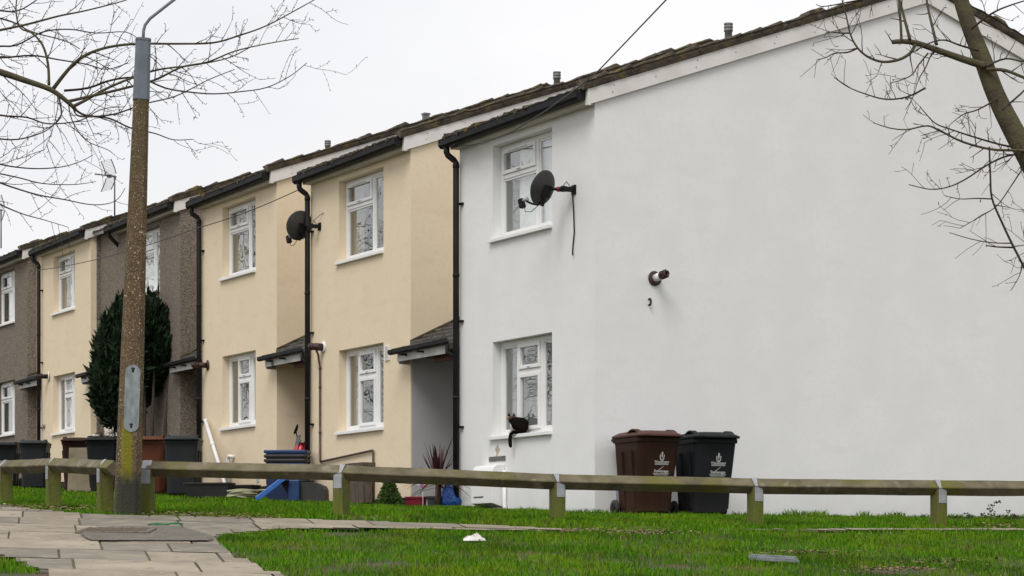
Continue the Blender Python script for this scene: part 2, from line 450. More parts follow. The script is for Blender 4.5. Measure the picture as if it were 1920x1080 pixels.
SPEC = [
 dict(m=M_WHITE, label='white rendered end-of-terrace house with the large blank gable wall facing right',
      win=(-2.70, -1.08), up=[(.00, .20, M_GREYCURT), (.22, 1.0, M_NET)], lo=[(.0, .10, M_GREYCURT), (.14, .3, M_LACE), (.3, .68, M_LACE), (.7, 1.0, M_LACE)]),
 dict(m=M_BEIGE, label='cream rendered house adjoining the white end house, brown drain pipe on its front',
      win=(-2.545, -.925), up=[(.0, .2, M_CURTAIN)], lo=[(.0, .2, M_CURTAIN), (.90, 1.0, M_CURTAIN)]),
 dict(m=M_BEIGE, label='cream rendered house between the other cream house and the pebbledash house with the conifer',
      win=(-2.46, -.93), up=[(.0, .3, M_CURTAIN)], lo=[(.03, .28, M_CURTAIN), (.30, .5, M_GREYCURT)]),
 dict(m=M_BROWN, label='brown pebbledash house standing behind the dark conifer and the lamp post',
      win=(-2.75, -1.1), up=[(.0, 1.0, M_NET)], lo=[(.0, .3, M_CURTAIN)]),
 dict(m=M_BEIGE, label='pale cream house left of the conifer, between the two brown pebbledash houses',
      win=(-2.55, -1.05), up=[(.0, .35, M_CURTAIN), (.36, 1.0, M_NET)], lo=[(.0, .28, M_CURTAIN), (.34, .7, M_NET)]),
 dict(m=M_BROWN, label='brown pebbledash house farthest along the row, cut by the left edge',
      win=(-2.5, -1.0), up=[(.2, .95, M_NET)], lo=[(.0, .35, M_GREYCURT)]),
]
HOUSE = []
for i in range(6):
    sp = SPEC[i]; W = HW[i]; m = sp['m']
    root = thing('terraced_house', sp['label'], 'house', HMAT[i].to_translation(), HROT, 'stepped terraced houses in one row')
    HOUSE.append(root)
    last = i == 5
    P = (HU[i + 1] - HU[i]) if not last else 5.75
    rec = (HREC[i + 1] + STEP) if not last else 1.5
    x0, x1 = sp['win']
    lz, uz = (1.085, 2.37), (3.76, 5.03)
    # walls
    mb = MB()
    wall_holes(mb, -W, 0, 0, EZ + .02, 0, [(x0, x1, *uz)] + ([(x0, x1, *lz)] if i != 3 else []), .13)
    apex = EZ + TP * RIDGE
    if i in (1, 2, 3):
        mb.poly([(0, 0, 0), (0, DEP, 0), (0, DEP, EZ + .1), (0, RIDGE, apex + .1), (0, 0, EZ + .1)])
    elif i == 0:
        mb.poly([(0, 0, 0), (0, DEP, 0), (0, DEP, EZ + .1), (0, RIDGE, apex + .1), (0, 0, EZ + .1)])
    else:
        mb.poly([(0, 0, 0), (0, .13, 0), (0, .13, EZ + .1), (0, 0, EZ + .1)])
        mb.cur = 1
        mb.poly([(0, .13, 0), (0, DEP, 0), (0, DEP, EZ + .1), (0, RIDGE, apex + .1), (0, .13, EZ + .1)])
        mb.cur = 0
    mb.quad((-W, 0, 0), (-W, 0, EZ + .1), (-W, rec, EZ + .1 + TP * rec), (-W, rec, 0))
    mb.quad((-P, rec, 0), (-W, rec, 0), (-W, rec, EZ + .1 + TP * rec), (-P, rec, EZ + .1 + TP * rec))
    mb.poly([(-P, DEP, 0), (-P, DEP, EZ), (0, DEP, EZ), (0, DEP, 0)])
    mb.build('wall', [m, M_BROWN], root)
    pl = MB(); pl.box(-W + .012, -.012, .012, .6, -.35, -.0); pl.box(-.4, -.012, .012, DEP - .1, -.35, -.0); pl.box(-P + .03, -W + .02, rec + .012, rec + .4, -.35, 0)
    pl.build('damp_course', M_DARK, root)
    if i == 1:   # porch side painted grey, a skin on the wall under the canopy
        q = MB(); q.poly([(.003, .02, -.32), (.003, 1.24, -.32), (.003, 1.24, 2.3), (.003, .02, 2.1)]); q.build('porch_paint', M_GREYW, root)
    # windows
    lk = 'two' if last else 'three'
    window(root, x0, x1, *uz, 'two', sp['up'])
    if i != 3: window(root, x0, x1, *lz, lk, sp['lo'])
    # door in the recess
    dx0, dx1 = -P + .35, -P + 1.2
    d = MB(); frame_rect(d, dx0, dx1, .02, 2.05, .06, rec - .05, rec - .004); d.box(dx0 + .06, dx1 - .06, rec - .035, rec - .006, .08, .9)
    d.box(dx0 + .06, dx1 - .06, rec - .035, rec - .006, 1.93, 1.99); d.box(dx0 + .06, dx0 + .16, rec - .035, rec - .006, .9, 1.93); d.box(dx1 - .16, dx1 - .06, rec - .035, rec - .006, .9, 1.93)
    do = d.build('door', M_PVC, root, bevel=.004)
    gq = MB(); gq.box(dx0 + .16, dx1 - .16, rec - .024, rec - .012, .9, 1.93); gq.build('door_glass', mat('door_glass', (.12, .12, .11), .15, (.25, .24, .22), 6), do)
    hn = MB(); hn.tube([(dx1 - .11, rec - .04, 1.02), (dx1 - .11, rec - .085, 1.02), (dx1 - .22, rec - .085, 1.02)], .01, 6); hn.build('handle', M_METAL, do)
    # roof
    rf = MB(); random.seed(40 + i)
    zl = lambda y: EZ + .19 + TP * y
    tiles(rf, -W - .02, .02, (-.22, RIDGE), zl, amp=.016)
    tiles(rf, -P + .09, -W - .02, (rec - .2, RIDGE), zl)
    rf.quad((-P + .09, RIDGE, zl(RIDGE)), (.02, RIDGE, zl(RIDGE)), (.02, DEP + .3, zl(RIDGE) - TP * (DEP + .3 - RIDGE)), (-P + .09, DEP + .3, zl(RIDGE) - TP * (DEP + .3 - RIDGE)))
    rd = MB(); k = 0; xx = -P + .1
    while xx < 0:
        rd.tube([(xx, RIDGE, zl(RIDGE) - .02 + random.uniform(-.01, .01)), (min(xx + .43, .05), RIDGE, zl(RIDGE) - .02)], .11, 10); xx += .45
    # verge lumps on the right edge
    def verge(sgn_front, y_a, y_b):
        ve = MB(); ve.smooth = False
        ph = random.uniform(0, .3); n = int((y_b - y_a) / .04)
        rows = []
        gau = .335; jl = [random.uniform(-.013, .013) for _ in range(60)]; jt = [random.uniform(.35, 1) for _ in range(60)]
        big = [random.random() < .12 for _ in range(60)]
        for k in range(n + 1):
            y = y_a + (y_b - y_a) * k / n
            s = (abs(y - RIDGE) * (-1 if y < RIDGE else -1) + 10 + ph) / gau; c = int(s) % 60; t = s - int(s)
            if y < RIDGE: t = 1 - t
            base = EZ + TP * (y if y < RIDGE else 2 * RIDGE - y)
            nz = noise.noise(Vector((y * 5.1, i * 7.7, 0))) * .016 + noise.noise(Vector((y * 14, i * 3.1, 4))) * .008
            t2 = 1 - min(1, max(0, (t - .05) / .95))
            top = base + .318 + .036 * jt[c] * t2 + jl[c] + nz + (.032 if big[c] and .15 < t < .75 else 0)
            mid = base + .29 + nz * .7 + jl[c] * .5
            out = .085 + noise.noise(Vector((y * 9, i, 9))) * .012
            rows.append([(.045, y, base + .195), (out - .012, y, base + .205), (out, y, mid - .03), (out - .004, y, mid), (out + .012, y, mid + .012), (out + .004, y, top - .012), (out - .03, y, top), (-.16, y, top - .012)])
        for a, b in zip(rows, rows[1:]):
            for j in range(7): ve.quad(a[j], a[j + 1], b[j + 1], b[j])
        ve.poly(rows[0]); ve.poly(rows[-1][::-1])
        return ve
    v1 = verge(1, -.2, RIDGE); v2 = verge(1, RIDGE + .001, DEP + .25)
    v1.v, v1.f = v1.v, v1.f
    o_ = len(v1.v); v1.v += v2.v; v1.f += [tuple(q + o_ for q in f) for f in v2.f]; v1.mi += v2.mi; v1.sm += v2.sm
    # bargeboard
    bb = MB()
    bt = .215
    def bz(y): return EZ + TP * (y if y < RIDGE else 2 * RIDGE - y)
    for (ya, yb) in ((-.085, RIDGE), (RIDGE, DEP + .2)):
        P0 = [(.028, ya, bz(ya)), (.05, ya, bz(ya)), (.05, ya, bz(ya) + bt), (.028, ya, bz(ya) + bt)]
        P1 = [(.028, yb, bz(yb)), (.05, yb, bz(yb)), (.05, yb, bz(yb) + bt), (.028, yb, bz(yb) + bt)]
        bb.add(P0 + P1, [(0, 1, 2, 3), (7, 6, 5, 4), (0, 4, 5, 1), (1, 5, 6, 2), (2, 6, 7, 3), (3, 7, 4, 0)])
        bb.quad((0, ya, bz(ya) + .012), (.028, ya, bz(ya) + .012), (.028, yb, bz(yb) + .012), (0, yb, bz(yb) + .012))
    bb.box(.0, .054, -.135, -.085, bz(-.1) - .012, bz(-.1) + bt + .0)
    nl = bb; bb.cur = 1; random.seed(90 + i)
    for y in [.25 + .62 * k for k in range(16)]:
        if y > DEP: break
        for zz in ([.06, .15] if random.random() < .5 else [.1]):
            c = Vector((.0502, y + random.uniform(-.02, .02), bz(y) + zz)); nl.box(c.x, c.x + .003, c.y - .007, c.y + .007, c.z - .007, c.z + .007)
    bb.build('bargeboard', [M_BARGE, M_ZINC], root)
    # fascia, soffit, gutter, downpipe
    fs = MB(); fs.box(-W - .03, -.002, -.13, -.105, EZ - .035, EZ + .2); fs.box(-W - .02, -.002, -.104, -.003, EZ - .035, EZ - .015)
    fs.build('fascia', M_CREAMTRIM, root)
    gu = MB(); zo = EZ + .135; gl_, gr_ = -W - .13, .0
    prof = [(0, 0), (0, -.085), (-.03, -.112), (-.095, -.112), (-.13, -.08), (-.13, .0), (-.138, .006), (-.124, .006), (-.124, -.075), (-.09, -.106), (-.035, -.106), (-.006, -.08), (-.006, 0)]
    gu.prism(prof, (gl_, -.135, zo - .04), (gr_, -.135, zo), Y, Z)
    for xe, ze in ((gl_, zo - .04), (gr_ - .006, zo)):
        gu.prism([(0, .004), (0, -.09), (-.03, -.118), (-.1, -.118), (-.136, -.085), (-.136, .006)], (xe, -.135, ze), (xe + .008, -.135, ze), Y, Z)
    gu.build('gutter', M_BLACK, root)
    dp = MB(); dp.smooth = True; dxp = -W + .035; go = gl_ + .12
    if i != 3:
        dp.tube([(go, -.2, zo - .12), (go, -.2, zo - .22), (go + .02, -.19, zo - .26), (dxp - .04, -.09, zo - .315), (dxp, -.075, zo - .36), (dxp, -.075, -.12)], .043, 12)
        for zz in (zo - .38, 3.4, 1.7): dp.tube([(dxp, -.075, zz), (dxp, -.075, zz - .05)], .048, 12)
        dpo = dp.build('downpipe', M_BLACK, root)
        for zz in (4.35, 2.72, 1.25):
            br = MB(); br.box(dxp + .0, dxp + .095, -.04, -.001, zz, zz + .028)
            br.build('bracket', M_BLACK, dpo)
    else:
        dp.tube([(go, -.2, zo - .12), (go, -.2, zo - .2), (go + .03, -.16, zo - .25), (-W - .05, .1, zo - .46), (-W - .05, .3, zo - .52), (-W - .05, .34, zo - .6), (-W - .05, .34, 0)], .04, 12)
        dp.build('downpipe', M_BLACK, root)
    # moss and grit along the gutter lip
    ms = rf; rf.cur = 1; random.seed(60 + i)
    for k in range(60):
        xx = random.uniform(-W - .05, -.05); s = random.uniform(.012, .035)
        ms.box(-s * 1.4, s * 1.4, -s, s, -s * .8, s * .9, Matrix.Translation((xx, -.25 + random.uniform(0, .05), zo + .008 + .04 * xx / W)) @ Matrix.Rotation(random.random() * 3, 4, 'Z') @ Matrix.Rotation(random.random(), 4, 'X'))
    ro = rf.build('roof', [M_TILE, M_VERGE], root); rd.build('ridge_tiles', M_TILE, ro); v1.build('verge', M_VERGE, ro)
    # canopy over the recess, left of the front
    if not last:
        dz = HB[i + 1] - HB[i]
        cx0, cx1 = -P - .06, -W - .03
        cz = 2.52 + (dz - .353) * .5; cyf = .16
        cb = MB(); random.seed(i + 5)
        zc_ = lambda y: cz + .475 * (y - cyf)
        yend = min(rec - .02, STEP + .95)
        if rec < 1: yend = rec - .01
        tiles(cb, -P + .02, cx1, (STEP - .01, yend), zc_, gauge=.2, per=.22, amp=.014, jit=.008)
        tiles(cb, cx0 - .12, cx1, (cyf - .06, STEP - .012), zc_, gauge=.2, per=.22, amp=.014, jit=.008)
        cb.quad((cx0, cyf + .02, cz - .1), (cx1, cyf + .02, cz - .1), (cx1, yend, cz - .1), (cx0 + .1, yend, cz - .1))
        can = cb.build('canopy', M_CANOPYTILE, root)
        q = MB(); q.box(cx0, -W - .62, cyf - .02, cyf, cz - .165, cz - .02); q.box(cx0, cx0 + .02, cyf, STEP - .002, cz - .2, cz - .02)
        q.build('canopy_fascia', M_GREYTRIM, can)
        q = MB(); q.prism([(a * .6, b * .6) for a, b in prof], (cx0 - .16, cyf - .022, cz + .01), (-W - .5, cyf - .022, cz + .03), Y, Z)
        q.prism([(.0, .0), (0, -.052), (-.024, -.068), (-.056, -.068), (-.08, -.048), (-.08, .003)], (cx0 - .165, cyf - .022, cz + .01), (cx0 - .157, cyf - .022, cz + .01), Y, Z)
        for xx in (cx0 + .3, cx0 + .85): q.box(xx, xx + .025, cyf - .13, cyf - .02, cz - .1, cz - .07)
        q.smooth = True
        q.tube([(-W - .56, cyf - .07, cz - .06), (-W - .56, cyf - .07, cz - .16), (-W - .45, cyf + .02, cz - .24), (-W - .3, cyf + .1, cz - .28)], .03, 10)
        q.build('canopy_gutter', M_BLACK, can)
        q = MB(); q.box(-P + .85, -W - .3, cyf + .12, cyf + .18, cz - .24, cz - .12); q.build('canopy_beam', M_WOODRED, can)
        fl = MB(); ya_, yb_ = STEP - .01, yend
        fl.add([(-P + .002, ya_, zc_(ya_) + .03), (-P + .002, yb_, zc_(yb_) + .03), (-P + .002, yb_, zc_(yb_) + .085), (-P + .002, ya_, zc_(ya_) + .085),
                (-P + .03, ya_, zc_(ya_) + .03), (-P + .03, yb_, zc_(yb_) + .03), (-P + .03, yb_, zc_(yb_) + .075), (-P + .03, ya_, zc_(ya_) + .075)],
               [(0, 1, 2, 3), (7, 6, 5, 4), (3, 2, 6, 7), (0, 4, 5, 1), (0, 3, 7, 4), (1, 5, 6, 2)])
        fl.build('flashing', M_VERGE, can)
        if i == 1:
            text_mesh('43', .14, M_BLACK, can, (cx0 + .33, cyf - .024, cz - .17), (R(90), 0, 0), 'house_number', sx=.75)
    # vent terminal on the ridge
    if i < 4:
        ux = -4.78; vt = MB(); vt.smooth = True
        T = Matrix.Translation((ux, RIDGE, zl(RIDGE) + .16))
        if i in (2,):
            vt.smooth = False; vt.box(-.055, .055, -.055, .055, 0, .22, T); vt.box(-.068, .068, -.068, .068, .2, .235, T)
        else:
            vt.lathe([(.058, -.15), (.058, 0), (.058, .2), (.07, .205), (.07, .235), (.064, .24), (.064, .25), (.07, .255), (.07, .285), (.064, .29), (.064, .30), (.07, .305), (.07, .33), (.05, .335)], T, 18)
        vt.build('ridge_vent', M_ZINC, ro)

# features of single houses (local: x right along the front, y back, z up)
h0, h1, h2, h3, h4, h5 = HOUSE
flue(h0, .0005, .885, 3.0, (1, 0, .12), .30)
hk = MB(); hk.smooth = True
hk.tube([(.001, .80, 2.73), (.03, .80, 2.735), (.05, .80, 2.72), (.05, .80, 2.68), (.035, .80, 2.655), (.001, .80, 2.66)], .012, 8); hk.build('overflow_pipe', M_BLACK, h0)
# meter housing on the white front: hooded box, conduit and slot
def hl(px, py, i=0, y=0.0):
    """local (x, z) of the photo pixel on the front plane of house i"""
    inv = HMAT[i].inverted(); o = inv @ Vector((0, 0, CZ)); d = inv.to_3x3() @ (at(px, py, 1) - Vector((0, 0, CZ)))
    t = (y - o.y) / d.y; q = o + d * t; return q.x, q.z
xa, za = hl(908, 868); xb, zb = hl(948, 866)
mt = MB(); bz_ = .12
top_z = hl(928, 872)[1]
mt.prism([(0, bz_), (-.2, bz_ + .06), (-.2, top_z - .12), (-.17, top_z - .04), (-.12, top_z - .005), (0, top_z)], (xa, -.0015, 0), (xb - .02, -.0015, 0), Y, Z)
mo = mt.build('meter_box', M_PVC, h0, bevel=.006)
mq = MB(); mq.box(xa + .08, xa + .3, -.206, -.2005, top_z - .16, top_z - .145); mq.box(xa + .08, xa + .35, -.206, -.2005, bz_ + .14, bz_ + .155); mq.build('slot', M_DARK, mo)
mq = MB(); mq.box(xa + .05, xb - .04, -.09, -.003, -.2, bz_ + .0); mq.build('meter_box_base', M_GREYTRIM, mo)
cz0 = hl(935, 866)[1]
mq = MB(); mq.box(hl(918, 866)[0], hl(948, 866)[0], -.012, -.001, cz0 + .01, cz0 + .075); mq.build('air_brick', mat('dark_air_brick', (.09, .09, .08), .9, (.16, .16, .15), 30), h0)
xc = hl(950, 900)[0]
mq = MB(); mq.smooth = True; mq.tube([(xc, -.035, .62), (xc, -.035, .2), (xc + .05, -.05, .0), (xc + .06, -.05, -.12)], .03, 10); mq.build('conduit', M_PVC, h0)
mq = MB(); mq.box(.0015, .02, .30, .62, .0, .33); mq.build('utility_panel', mat('pale_blue_panel', (.46, .48, .56), .5, (.42, .44, .52), 3), h0, bevel=.004)
# rust stain stays as a mark on the wall
x_, z_ = hl(932, 847)
st = MB(); pts = [(x_ + (.05 + .03 * math.sin(3 * a + 1) + .012 * math.sin(7 * a)) * math.cos(a), -.0015, z_ + (.085 + .03 * math.sin(2 * a)) * math.sin(a)) for a in [k * math.pi / 10 for k in range(20)]]
st.poly(pts); st.build('stain', mat('rust_stain', (.50, .44, .36), .9, (.38, .30, .2), 18), h0)
# cream house 1: flue with brown pipe run, air vent, wooden cabinet
x_, z_ = hl(607, 651, 1)
pb = MB(); pb.smooth = True
T = Matrix.Translation((x_, 0, z_)) @ Matrix.Rotation(R(90), 4, 'X')
pb.lathe([(.09, .001), (.09, .02), (.06, .03)], T, 24); po = pb.build('boiler_flue', M_PVC, h1)
pb = MB(); pb.smooth = True; pb.tube([(x_, -.03, z_), (x_, -.12, z_), (x_ - .03, -.15, z_ + .005), (x_ - .10, -.16, z_ + .01)], [.06, .06, .055, .05], 14)
pb.tube([(x_ - .09, -.16, z_ + .01), (x_ - .14, -.16, z_ + .012)], .058, 14); pb.build('terminal', M_FLUE, po)
xp = hl(603, 700, 1)[0]; zp = hl(603, 866, 1)[1]; xq, zq = hl(703, 853, 1)
pb = MB(); pb.smooth = True
pb.tube([(x_ - .02, -.12, z_ - .05), (xp, -.06, z_ - .12), (xp, -.03, z_ - .3), (xp, -.03, zp + .03), (xp + .03, -.03, zp), (xq - .02, -.03, zp + .10), (xq, -.03, zp + .09), (xq, -.03, -.1)], .017, 8)
for zz in (z_ - .3, z_ - .6, zp + .5): pb.tube([(xp, -.03, zz), (xp, -.03, zz - .05)], .023, 8)
pb.build('condensate_pipe', mat('brown_pipe', (.05, .03, .022), .5, (.09, .06, .045), 10), h1)
xv, zv = hl(727, 662, 1)
vb = MB(); frame_rect(vb, xv - .075, xv + .075, zv - .11, zv + .11, .014, -.02, -.001)
for k in range(8): vb.box(-.06, .06, -.012, .0, -.0, .02, Matrix.Translation((xv, -.004, zv - .095 + k * .0245)) @ Matrix.Rotation(R(35), 4, 'X'))
vb.build('air_vent', M_PVC, h1)
xa, z1_ = hl(668, 862, 1); xb = hl(703, 862, 1)[0]
wb = MB(); ztop = hl(690, 861, 1)[1]
for k in range(4):
    a = xa + (xb - xa) * k / 4; wb.box(a + .003, a + (xb - xa) / 4 - .003, -.2 + .003 * (k % 2), -.18, -.05, ztop - .12)
wb.box(xa, xb, -.178, -.002, -.05, ztop - .12); wb.box(xa - .02, xb + .02, -.22, -.002, ztop - .117, ztop - .06)
wb.build('timber_cabinet', mat('grey_weathered_wood', (.125, .105, .08), .9, (.055, .042, .032), 7, 6, stretch=(8, 8, 1), bump=.3), h1)
# cream house 2
x_, z_ = hl(390, 685, 2)
flue(h2, x_, -.001, z_, (-.25, -1, 0), .30, plate=M_FLUE, pipe=M_FLUE)
x_, z_ = hl(436, 856, 2)
q = MB(); q.smooth = True; q.tube([(x_ - .01, -.08, -.12), (x_ - .01, -.08, z_ - .05), (x_ + .01, -.08, z_), (x_ + .06, -.08, z_ + .005), (x_ + .08, -.04, z_ - .01), (x_ + .08, -.002, z_ - .01)], .035, 10); q.build('waste_pipe', M_PVC, h2)
x_, z_ = hl(484, 897, 2); q = MB(); q.box(x_ - .05, x_ + .05, -.015, -.001, z_ - .06, z_ + .06); q.build('cover_plate', MATS['pale_blue_panel'], h2)
# brown + pale cream houses
x_, z_ = hl(92, 706, 4); flue(h4, x_, -.001, z_, (-.3, -1, 0), .3, plate=M_PVC, pipe=M_BLACK, pr=.11)
x_, z_ = hl(84, 799, 4); q = MB(); q.smooth = True; q.lathe([(.045, 0), (.045, .05), (.032, .05), (.03, .01)], Matrix.Translation((x_, -.001, z_)) @ Matrix.Rotation(R(90), 4, 'X'), 16); q.build('pipe_stub', mat('old_pipe', (.3, .26, .2), .7), h4)

# ------------------------------------------------------------------ ground
gm = mat('soil_and_turf', (.045, .055, .016), .95, (.085, .056, .032), 3.0, 7, .45, .6, bump=.6, bscale=25)
xs = np.concatenate([np.linspace(-600, -32, 14), np.arange(-30, 14.01, .5), np.linspace(16, 600, 14)])
ys = np.concatenate([np.linspace(-300, -2, 8), np.arange(0, 16, 1), np.arange(16, 30, .2), np.arange(30, 76, 1), np.linspace(80, 1200, 12)])
mb = MB(); mb.smooth = True
def gn(x, y): 
    b = g(x, y)
    if 14 < y < 60 and -32 < x < 16: b += .025 * noise.noise(Vector((x * .7, y * .7, 0))) + .012 * noise.noise(Vector((x * 2.1, y * 2.1, 3))) - .02
    return b
vs = [(x, y, gn(x, y)) for y in ys for x in xs]; nx = len(xs)
mb.add(vs, [(j * nx + k, j * nx + k + 1, (j + 1) * nx + k + 1, (j + 1) * nx + k) for j in range(len(ys) - 1) for k in range(nx - 1)])
tag(mb.build('ground', gm), kind='structure')

# ------------------------------------------------------------------ paved path
UP = [(-500, 905), (-120, 930), (0, 946), (60, 956), (130, 963), (200, 967), (300, 969), (480, 972), (640, 977), (760, 981), (900, 986), (1000, 990), (1060, 994), (1200, 994.5), (1500, 994), (1600, 992.5), (1920, 992), (2300, 992.5)]
LOW = [(2300, 997), (1920, 996), (1640, 995.5), (1560, 995), (1300, 995), (1060, 995), (1000, 996), (850, 994), (700, 992), (560, 993), (480, 997), (412, 1004), (405, 1018), (432, 1040), (480, 1062), (530, 1082), (560, 1100), (620, 1120)]
LEFT = [(180, 1120), (110, 1090), (75, 1072), (30, 1051), (0, 1043), (-200, 1030), (-500, 1015)]
def poly_world(pts):
    out = []
    for a, b in zip(pts, pts[1:]):
        n = max(1, int(math.hypot(b[0] - a[0], b[1] - a[1]) / 40))
        for k in range(n): out.append(gp(a[0] + (b[0] - a[0]) * k / n, a[1] + (b[1] - a[1]) * k / n))
    return out
PATH = poly_world(UP + LOW + LEFT + [UP[0]])
PXY = np.array([(p.x, p.y) for p in PATH])
def in_path(x, y):
    x = np.asarray(x); y = np.asarray(y); ins = np.zeros(x.shape, bool)
    n = len(PXY)
    for k in range(n):
        x1, y1 = PXY[k]; x2, y2 = PXY[(k + 1) % n]
        c = ((y1 > y) != (y2 > y)) & (x < (x2 - x1) * (y - y1) / (y2 - y1 + 1e-12) + x1)
        ins ^= c
    return ins
def slab_extra(nt, mp, out):
    out = noise_mix(nt, mp, out, (.21, .175, .125), 1.4, .46, .70, 8)
    out = noise_mix(nt, mp, out, (.12, .105, .078), 7, .58, .74, 7)
    return noise_mix(nt, mp, out, (.50, .45, .36), 14, .66, .74, 3)
M_SLAB = mat('paving_slab', (.31, .265, .20), .9, (.25, .215, .163), 2.2, 8, bump=.25, bscale=30, island=.16, extra=slab_extra)
M_SLABD = mat('grey_paving_slab', (.215, .19, .15), .95, (.165, .147, .117), 2.5, 8, bump=.4, bscale=40, island=.12, extra=lambda nt, mp, o: noise_mix(nt, mp, o, (.28, .245, .185), 4, .5, .7, 8))
M_TAR = mat('tarmac_patch', (.115, .105, .085), .97, (.15, .135, .108), 5, 8, bump=.6, bscale=60, extra=lambda nt, mp, o: speckle(nt, mp, o, (.25, .22, .18), 45, .92))
bed = MB(); random.seed(3)
slab = MB()
ax = Vector((1, -.06, 0)); ay = Vector((.20, -1, 0))
org = Vector((-9, 27.6, 0)); rowd = .62; s = 0.0; row = 0
def clip_poly(poly, cells): return poly
while s < 11.5:
    rd = [.6, .62, .6, .75, .9, .9, .92, .9, .9, .9][min(row, 9)] if row < 20 else .9; t = -3 + random.uniform(0, .5)
    while t < 17:
        wd = random.choice([.6, .75, .9, 1.0]); gp_ = random.uniform(.007, .014)
        cx, cy = t + wd / 2, s + rd / 2
        c = org + ax * cx + ay * cy
        # keep a slab when most of it lies on the path
        sub = [(org + ax * (t + wd * a) + ay * (s + rd * b)) for a in (.1, .5, .9) for b in (.1, .5, .9)]
        hit = in_path([p.x for p in sub], [p.y for p in sub]).sum()
        if hit >= 1:
            dz = random.uniform(-.003, .003); tl = random.uniform(-.004, .004); tl2 = random.uniform(-.004, .004)
            px = 960 + FPX * c.x / c.y; py = HOR - (g(c.x, c.y) - CZ) / c.y * FPX
            tar = False
            slab.cur = 1 if random.random() < .38 or (py < 985 and random.random() < .4) else 0
            n = 8; top = []
            for b in range(n + 1):
                for a in range(n + 1):
                    p = org + ax * (t + gp_ + (wd - 2 * gp_) * a / n) + ay * (s + gp_ + (rd - 2 * gp_) * b / n)
                    top.append(Vector((p.x, p.y, g(p.x, p.y) + .012 + dz + tl * (a / n - .5) + tl2 * (b / n - .5))))
            vs = top + [p - Vector((0, 0, .05)) for p in top]; o = len(top); fs = []
            for b in range(n):
                for a in range(n):
                    k = b * (n + 1) + a; cc_ = (top[k] + top[k + n + 2]) / 2
                    if hit == 9 or in_path([cc_.x], [cc_.y])[0]: fs.append((k, k + n + 1, k + n + 2, k + 1))
            edge = [a for a in range(n + 1)] + [b * (n + 1) + n for b in range(1, n + 1)] + [n * (n + 1) + a for a in range(n - 1, -1, -1)] + [b * (n + 1) for b in range(n - 1, 0, -1)]
            for k in range(len(edge) if hit == 9 else 0): a, b = edge[k], edge[(k + 1) % len(edge)]; fs.append((a, b, b + o, a + o))
            slab.add(vs, fs)
        t += wd
    s += rd; row += 1
slab.cur = 2
TARP = [(150, 1003), (168, 992.5), (335, 992), (372, 1001), (402, 1011), (396, 1018.5), (170, 1018), (158, 1012)]
tc_ = [gp(*q) for q in TARP]; TXY = np.array([(q.x, q.y) for q in tc_]); keep_ = PXY; PXY = TXY
ux_ = np.arange(TXY[:, 0].min(), TXY[:, 0].max(), .03); uy_ = np.arange(TXY[:, 1].min(), TXY[:, 1].max(), .03)
GX, GY = np.meshgrid(ux_, uy_); MSK = in_path(GX.ravel() + .015, GY.ravel() + .015).reshape(GX.shape); PXY = keep_
for j in range(len(uy_)):
    for k in range(len(ux_)):
        if MSK[j, k] and not ((j in (0, len(uy_) - 1) or k in (0, 1, len(ux_) - 2, len(ux_) - 1)) and random.random() < .5): slab.quad(*[(a, b, g(a, b) + .026) for a, b in ((ux_[k], uy_[j]), (ux_[k] + .03, uy_[j]), (ux_[k] + .03, uy_[j] + .03), (ux_[k], uy_[j] + .03))])
slab.cur = 3
bx = np.arange(PXY[:, 0].min(), PXY[:, 0].max(), .12); bx = bx[(bx > -9) & (bx < 9)]; by = np.arange(max(17.5, PXY[:, 1].min()), min(34, PXY[:, 1].max()), .12)
GX, GY = np.meshgrid(bx, by); MSK = in_path(GX.ravel() + .06, GY.ravel() + .06).reshape(GX.shape)
for j in range(len(by)):
    for k in range(len(bx)):
        if MSK[j, k]:
            q = [(bx[k], by[j]), (bx[k] + .12, by[j]), (bx[k] + .12, by[j] + .12), (bx[k], by[j] + .12)]
            slab.quad(*[(a, b, g(a, b) + .003) for a, b in q])
M_BED = mat('worn_paving_bed', (.14, .115, .08), .95, (.075, .06, .04), 3, 8, bump=.5, bscale=40)
tag(slab.build('path', [M_SLAB, M_SLABD, M_TAR, M_BED]), kind='structure')
# iron cover set in the path
c = gp(218, 1000)
mh = MB(); M_IRON = mat('rusted_iron', (.12, .10, .075), .85, (.17, .145, .11), 20, bump=.3)
T = Matrix.Translation((c.x, c.y, c.z + .028)) @ Matrix.Rotation(-math.atan(.09) * -1, 4, 'X')
mh.box(-.34, .34, -.26, .26, -.02, .006, T)
for a in range(12):
    for b in range(9):
        if (a + b) % 2 == 0: mh.box(-.3 + a * .05, -.265 + a * .05, -.22 + b * .05, -.185 + b * .05, .006, .014, T)
tag(mh.build('inspection_cover', M_IRON), 'rusty iron inspection cover with a raised pattern set in the tarmac patch', 'cover')

# ------------------------------------------------------------------ grass (blades, one mass)
def vnoise(x, y, f, s):
    return np.array([noise.noise(Vector((a * f, b * f, s))) for a, b in zip(x, y)])
DIRT = [(1690, 1072, 90, 9), (1085, 997, 28, 5), (1200, 1000, 30, 4), (900, 1000, 30, 3), (1780, 1056, 30, 4), (1890, 1060, 40, 5), (640, 1004, 40, 4), (560, 1008, 30, 4), (120, 957, 60, 4), (700, 974, 60, 4), (1880, 988, 70, 3), (1500, 1038, 60, 3), (1010, 1040, 70, 3), (720, 1058, 60, 4), (1240, 1066, 70, 4), (560, 1030, 50, 3), (1350, 1012, 60, 2.5)]
def grass_patch(n, x_of, ylo, yhi, hmul, wid):
    y = rng.uniform(ylo ** 1, yhi, n); lo = -1.13 * 960 / FPX * y - .3; hi = 1.13 * 960 / FPX * y + .3
    x = lo + (hi - lo) * rng.random(n)
    return x, y
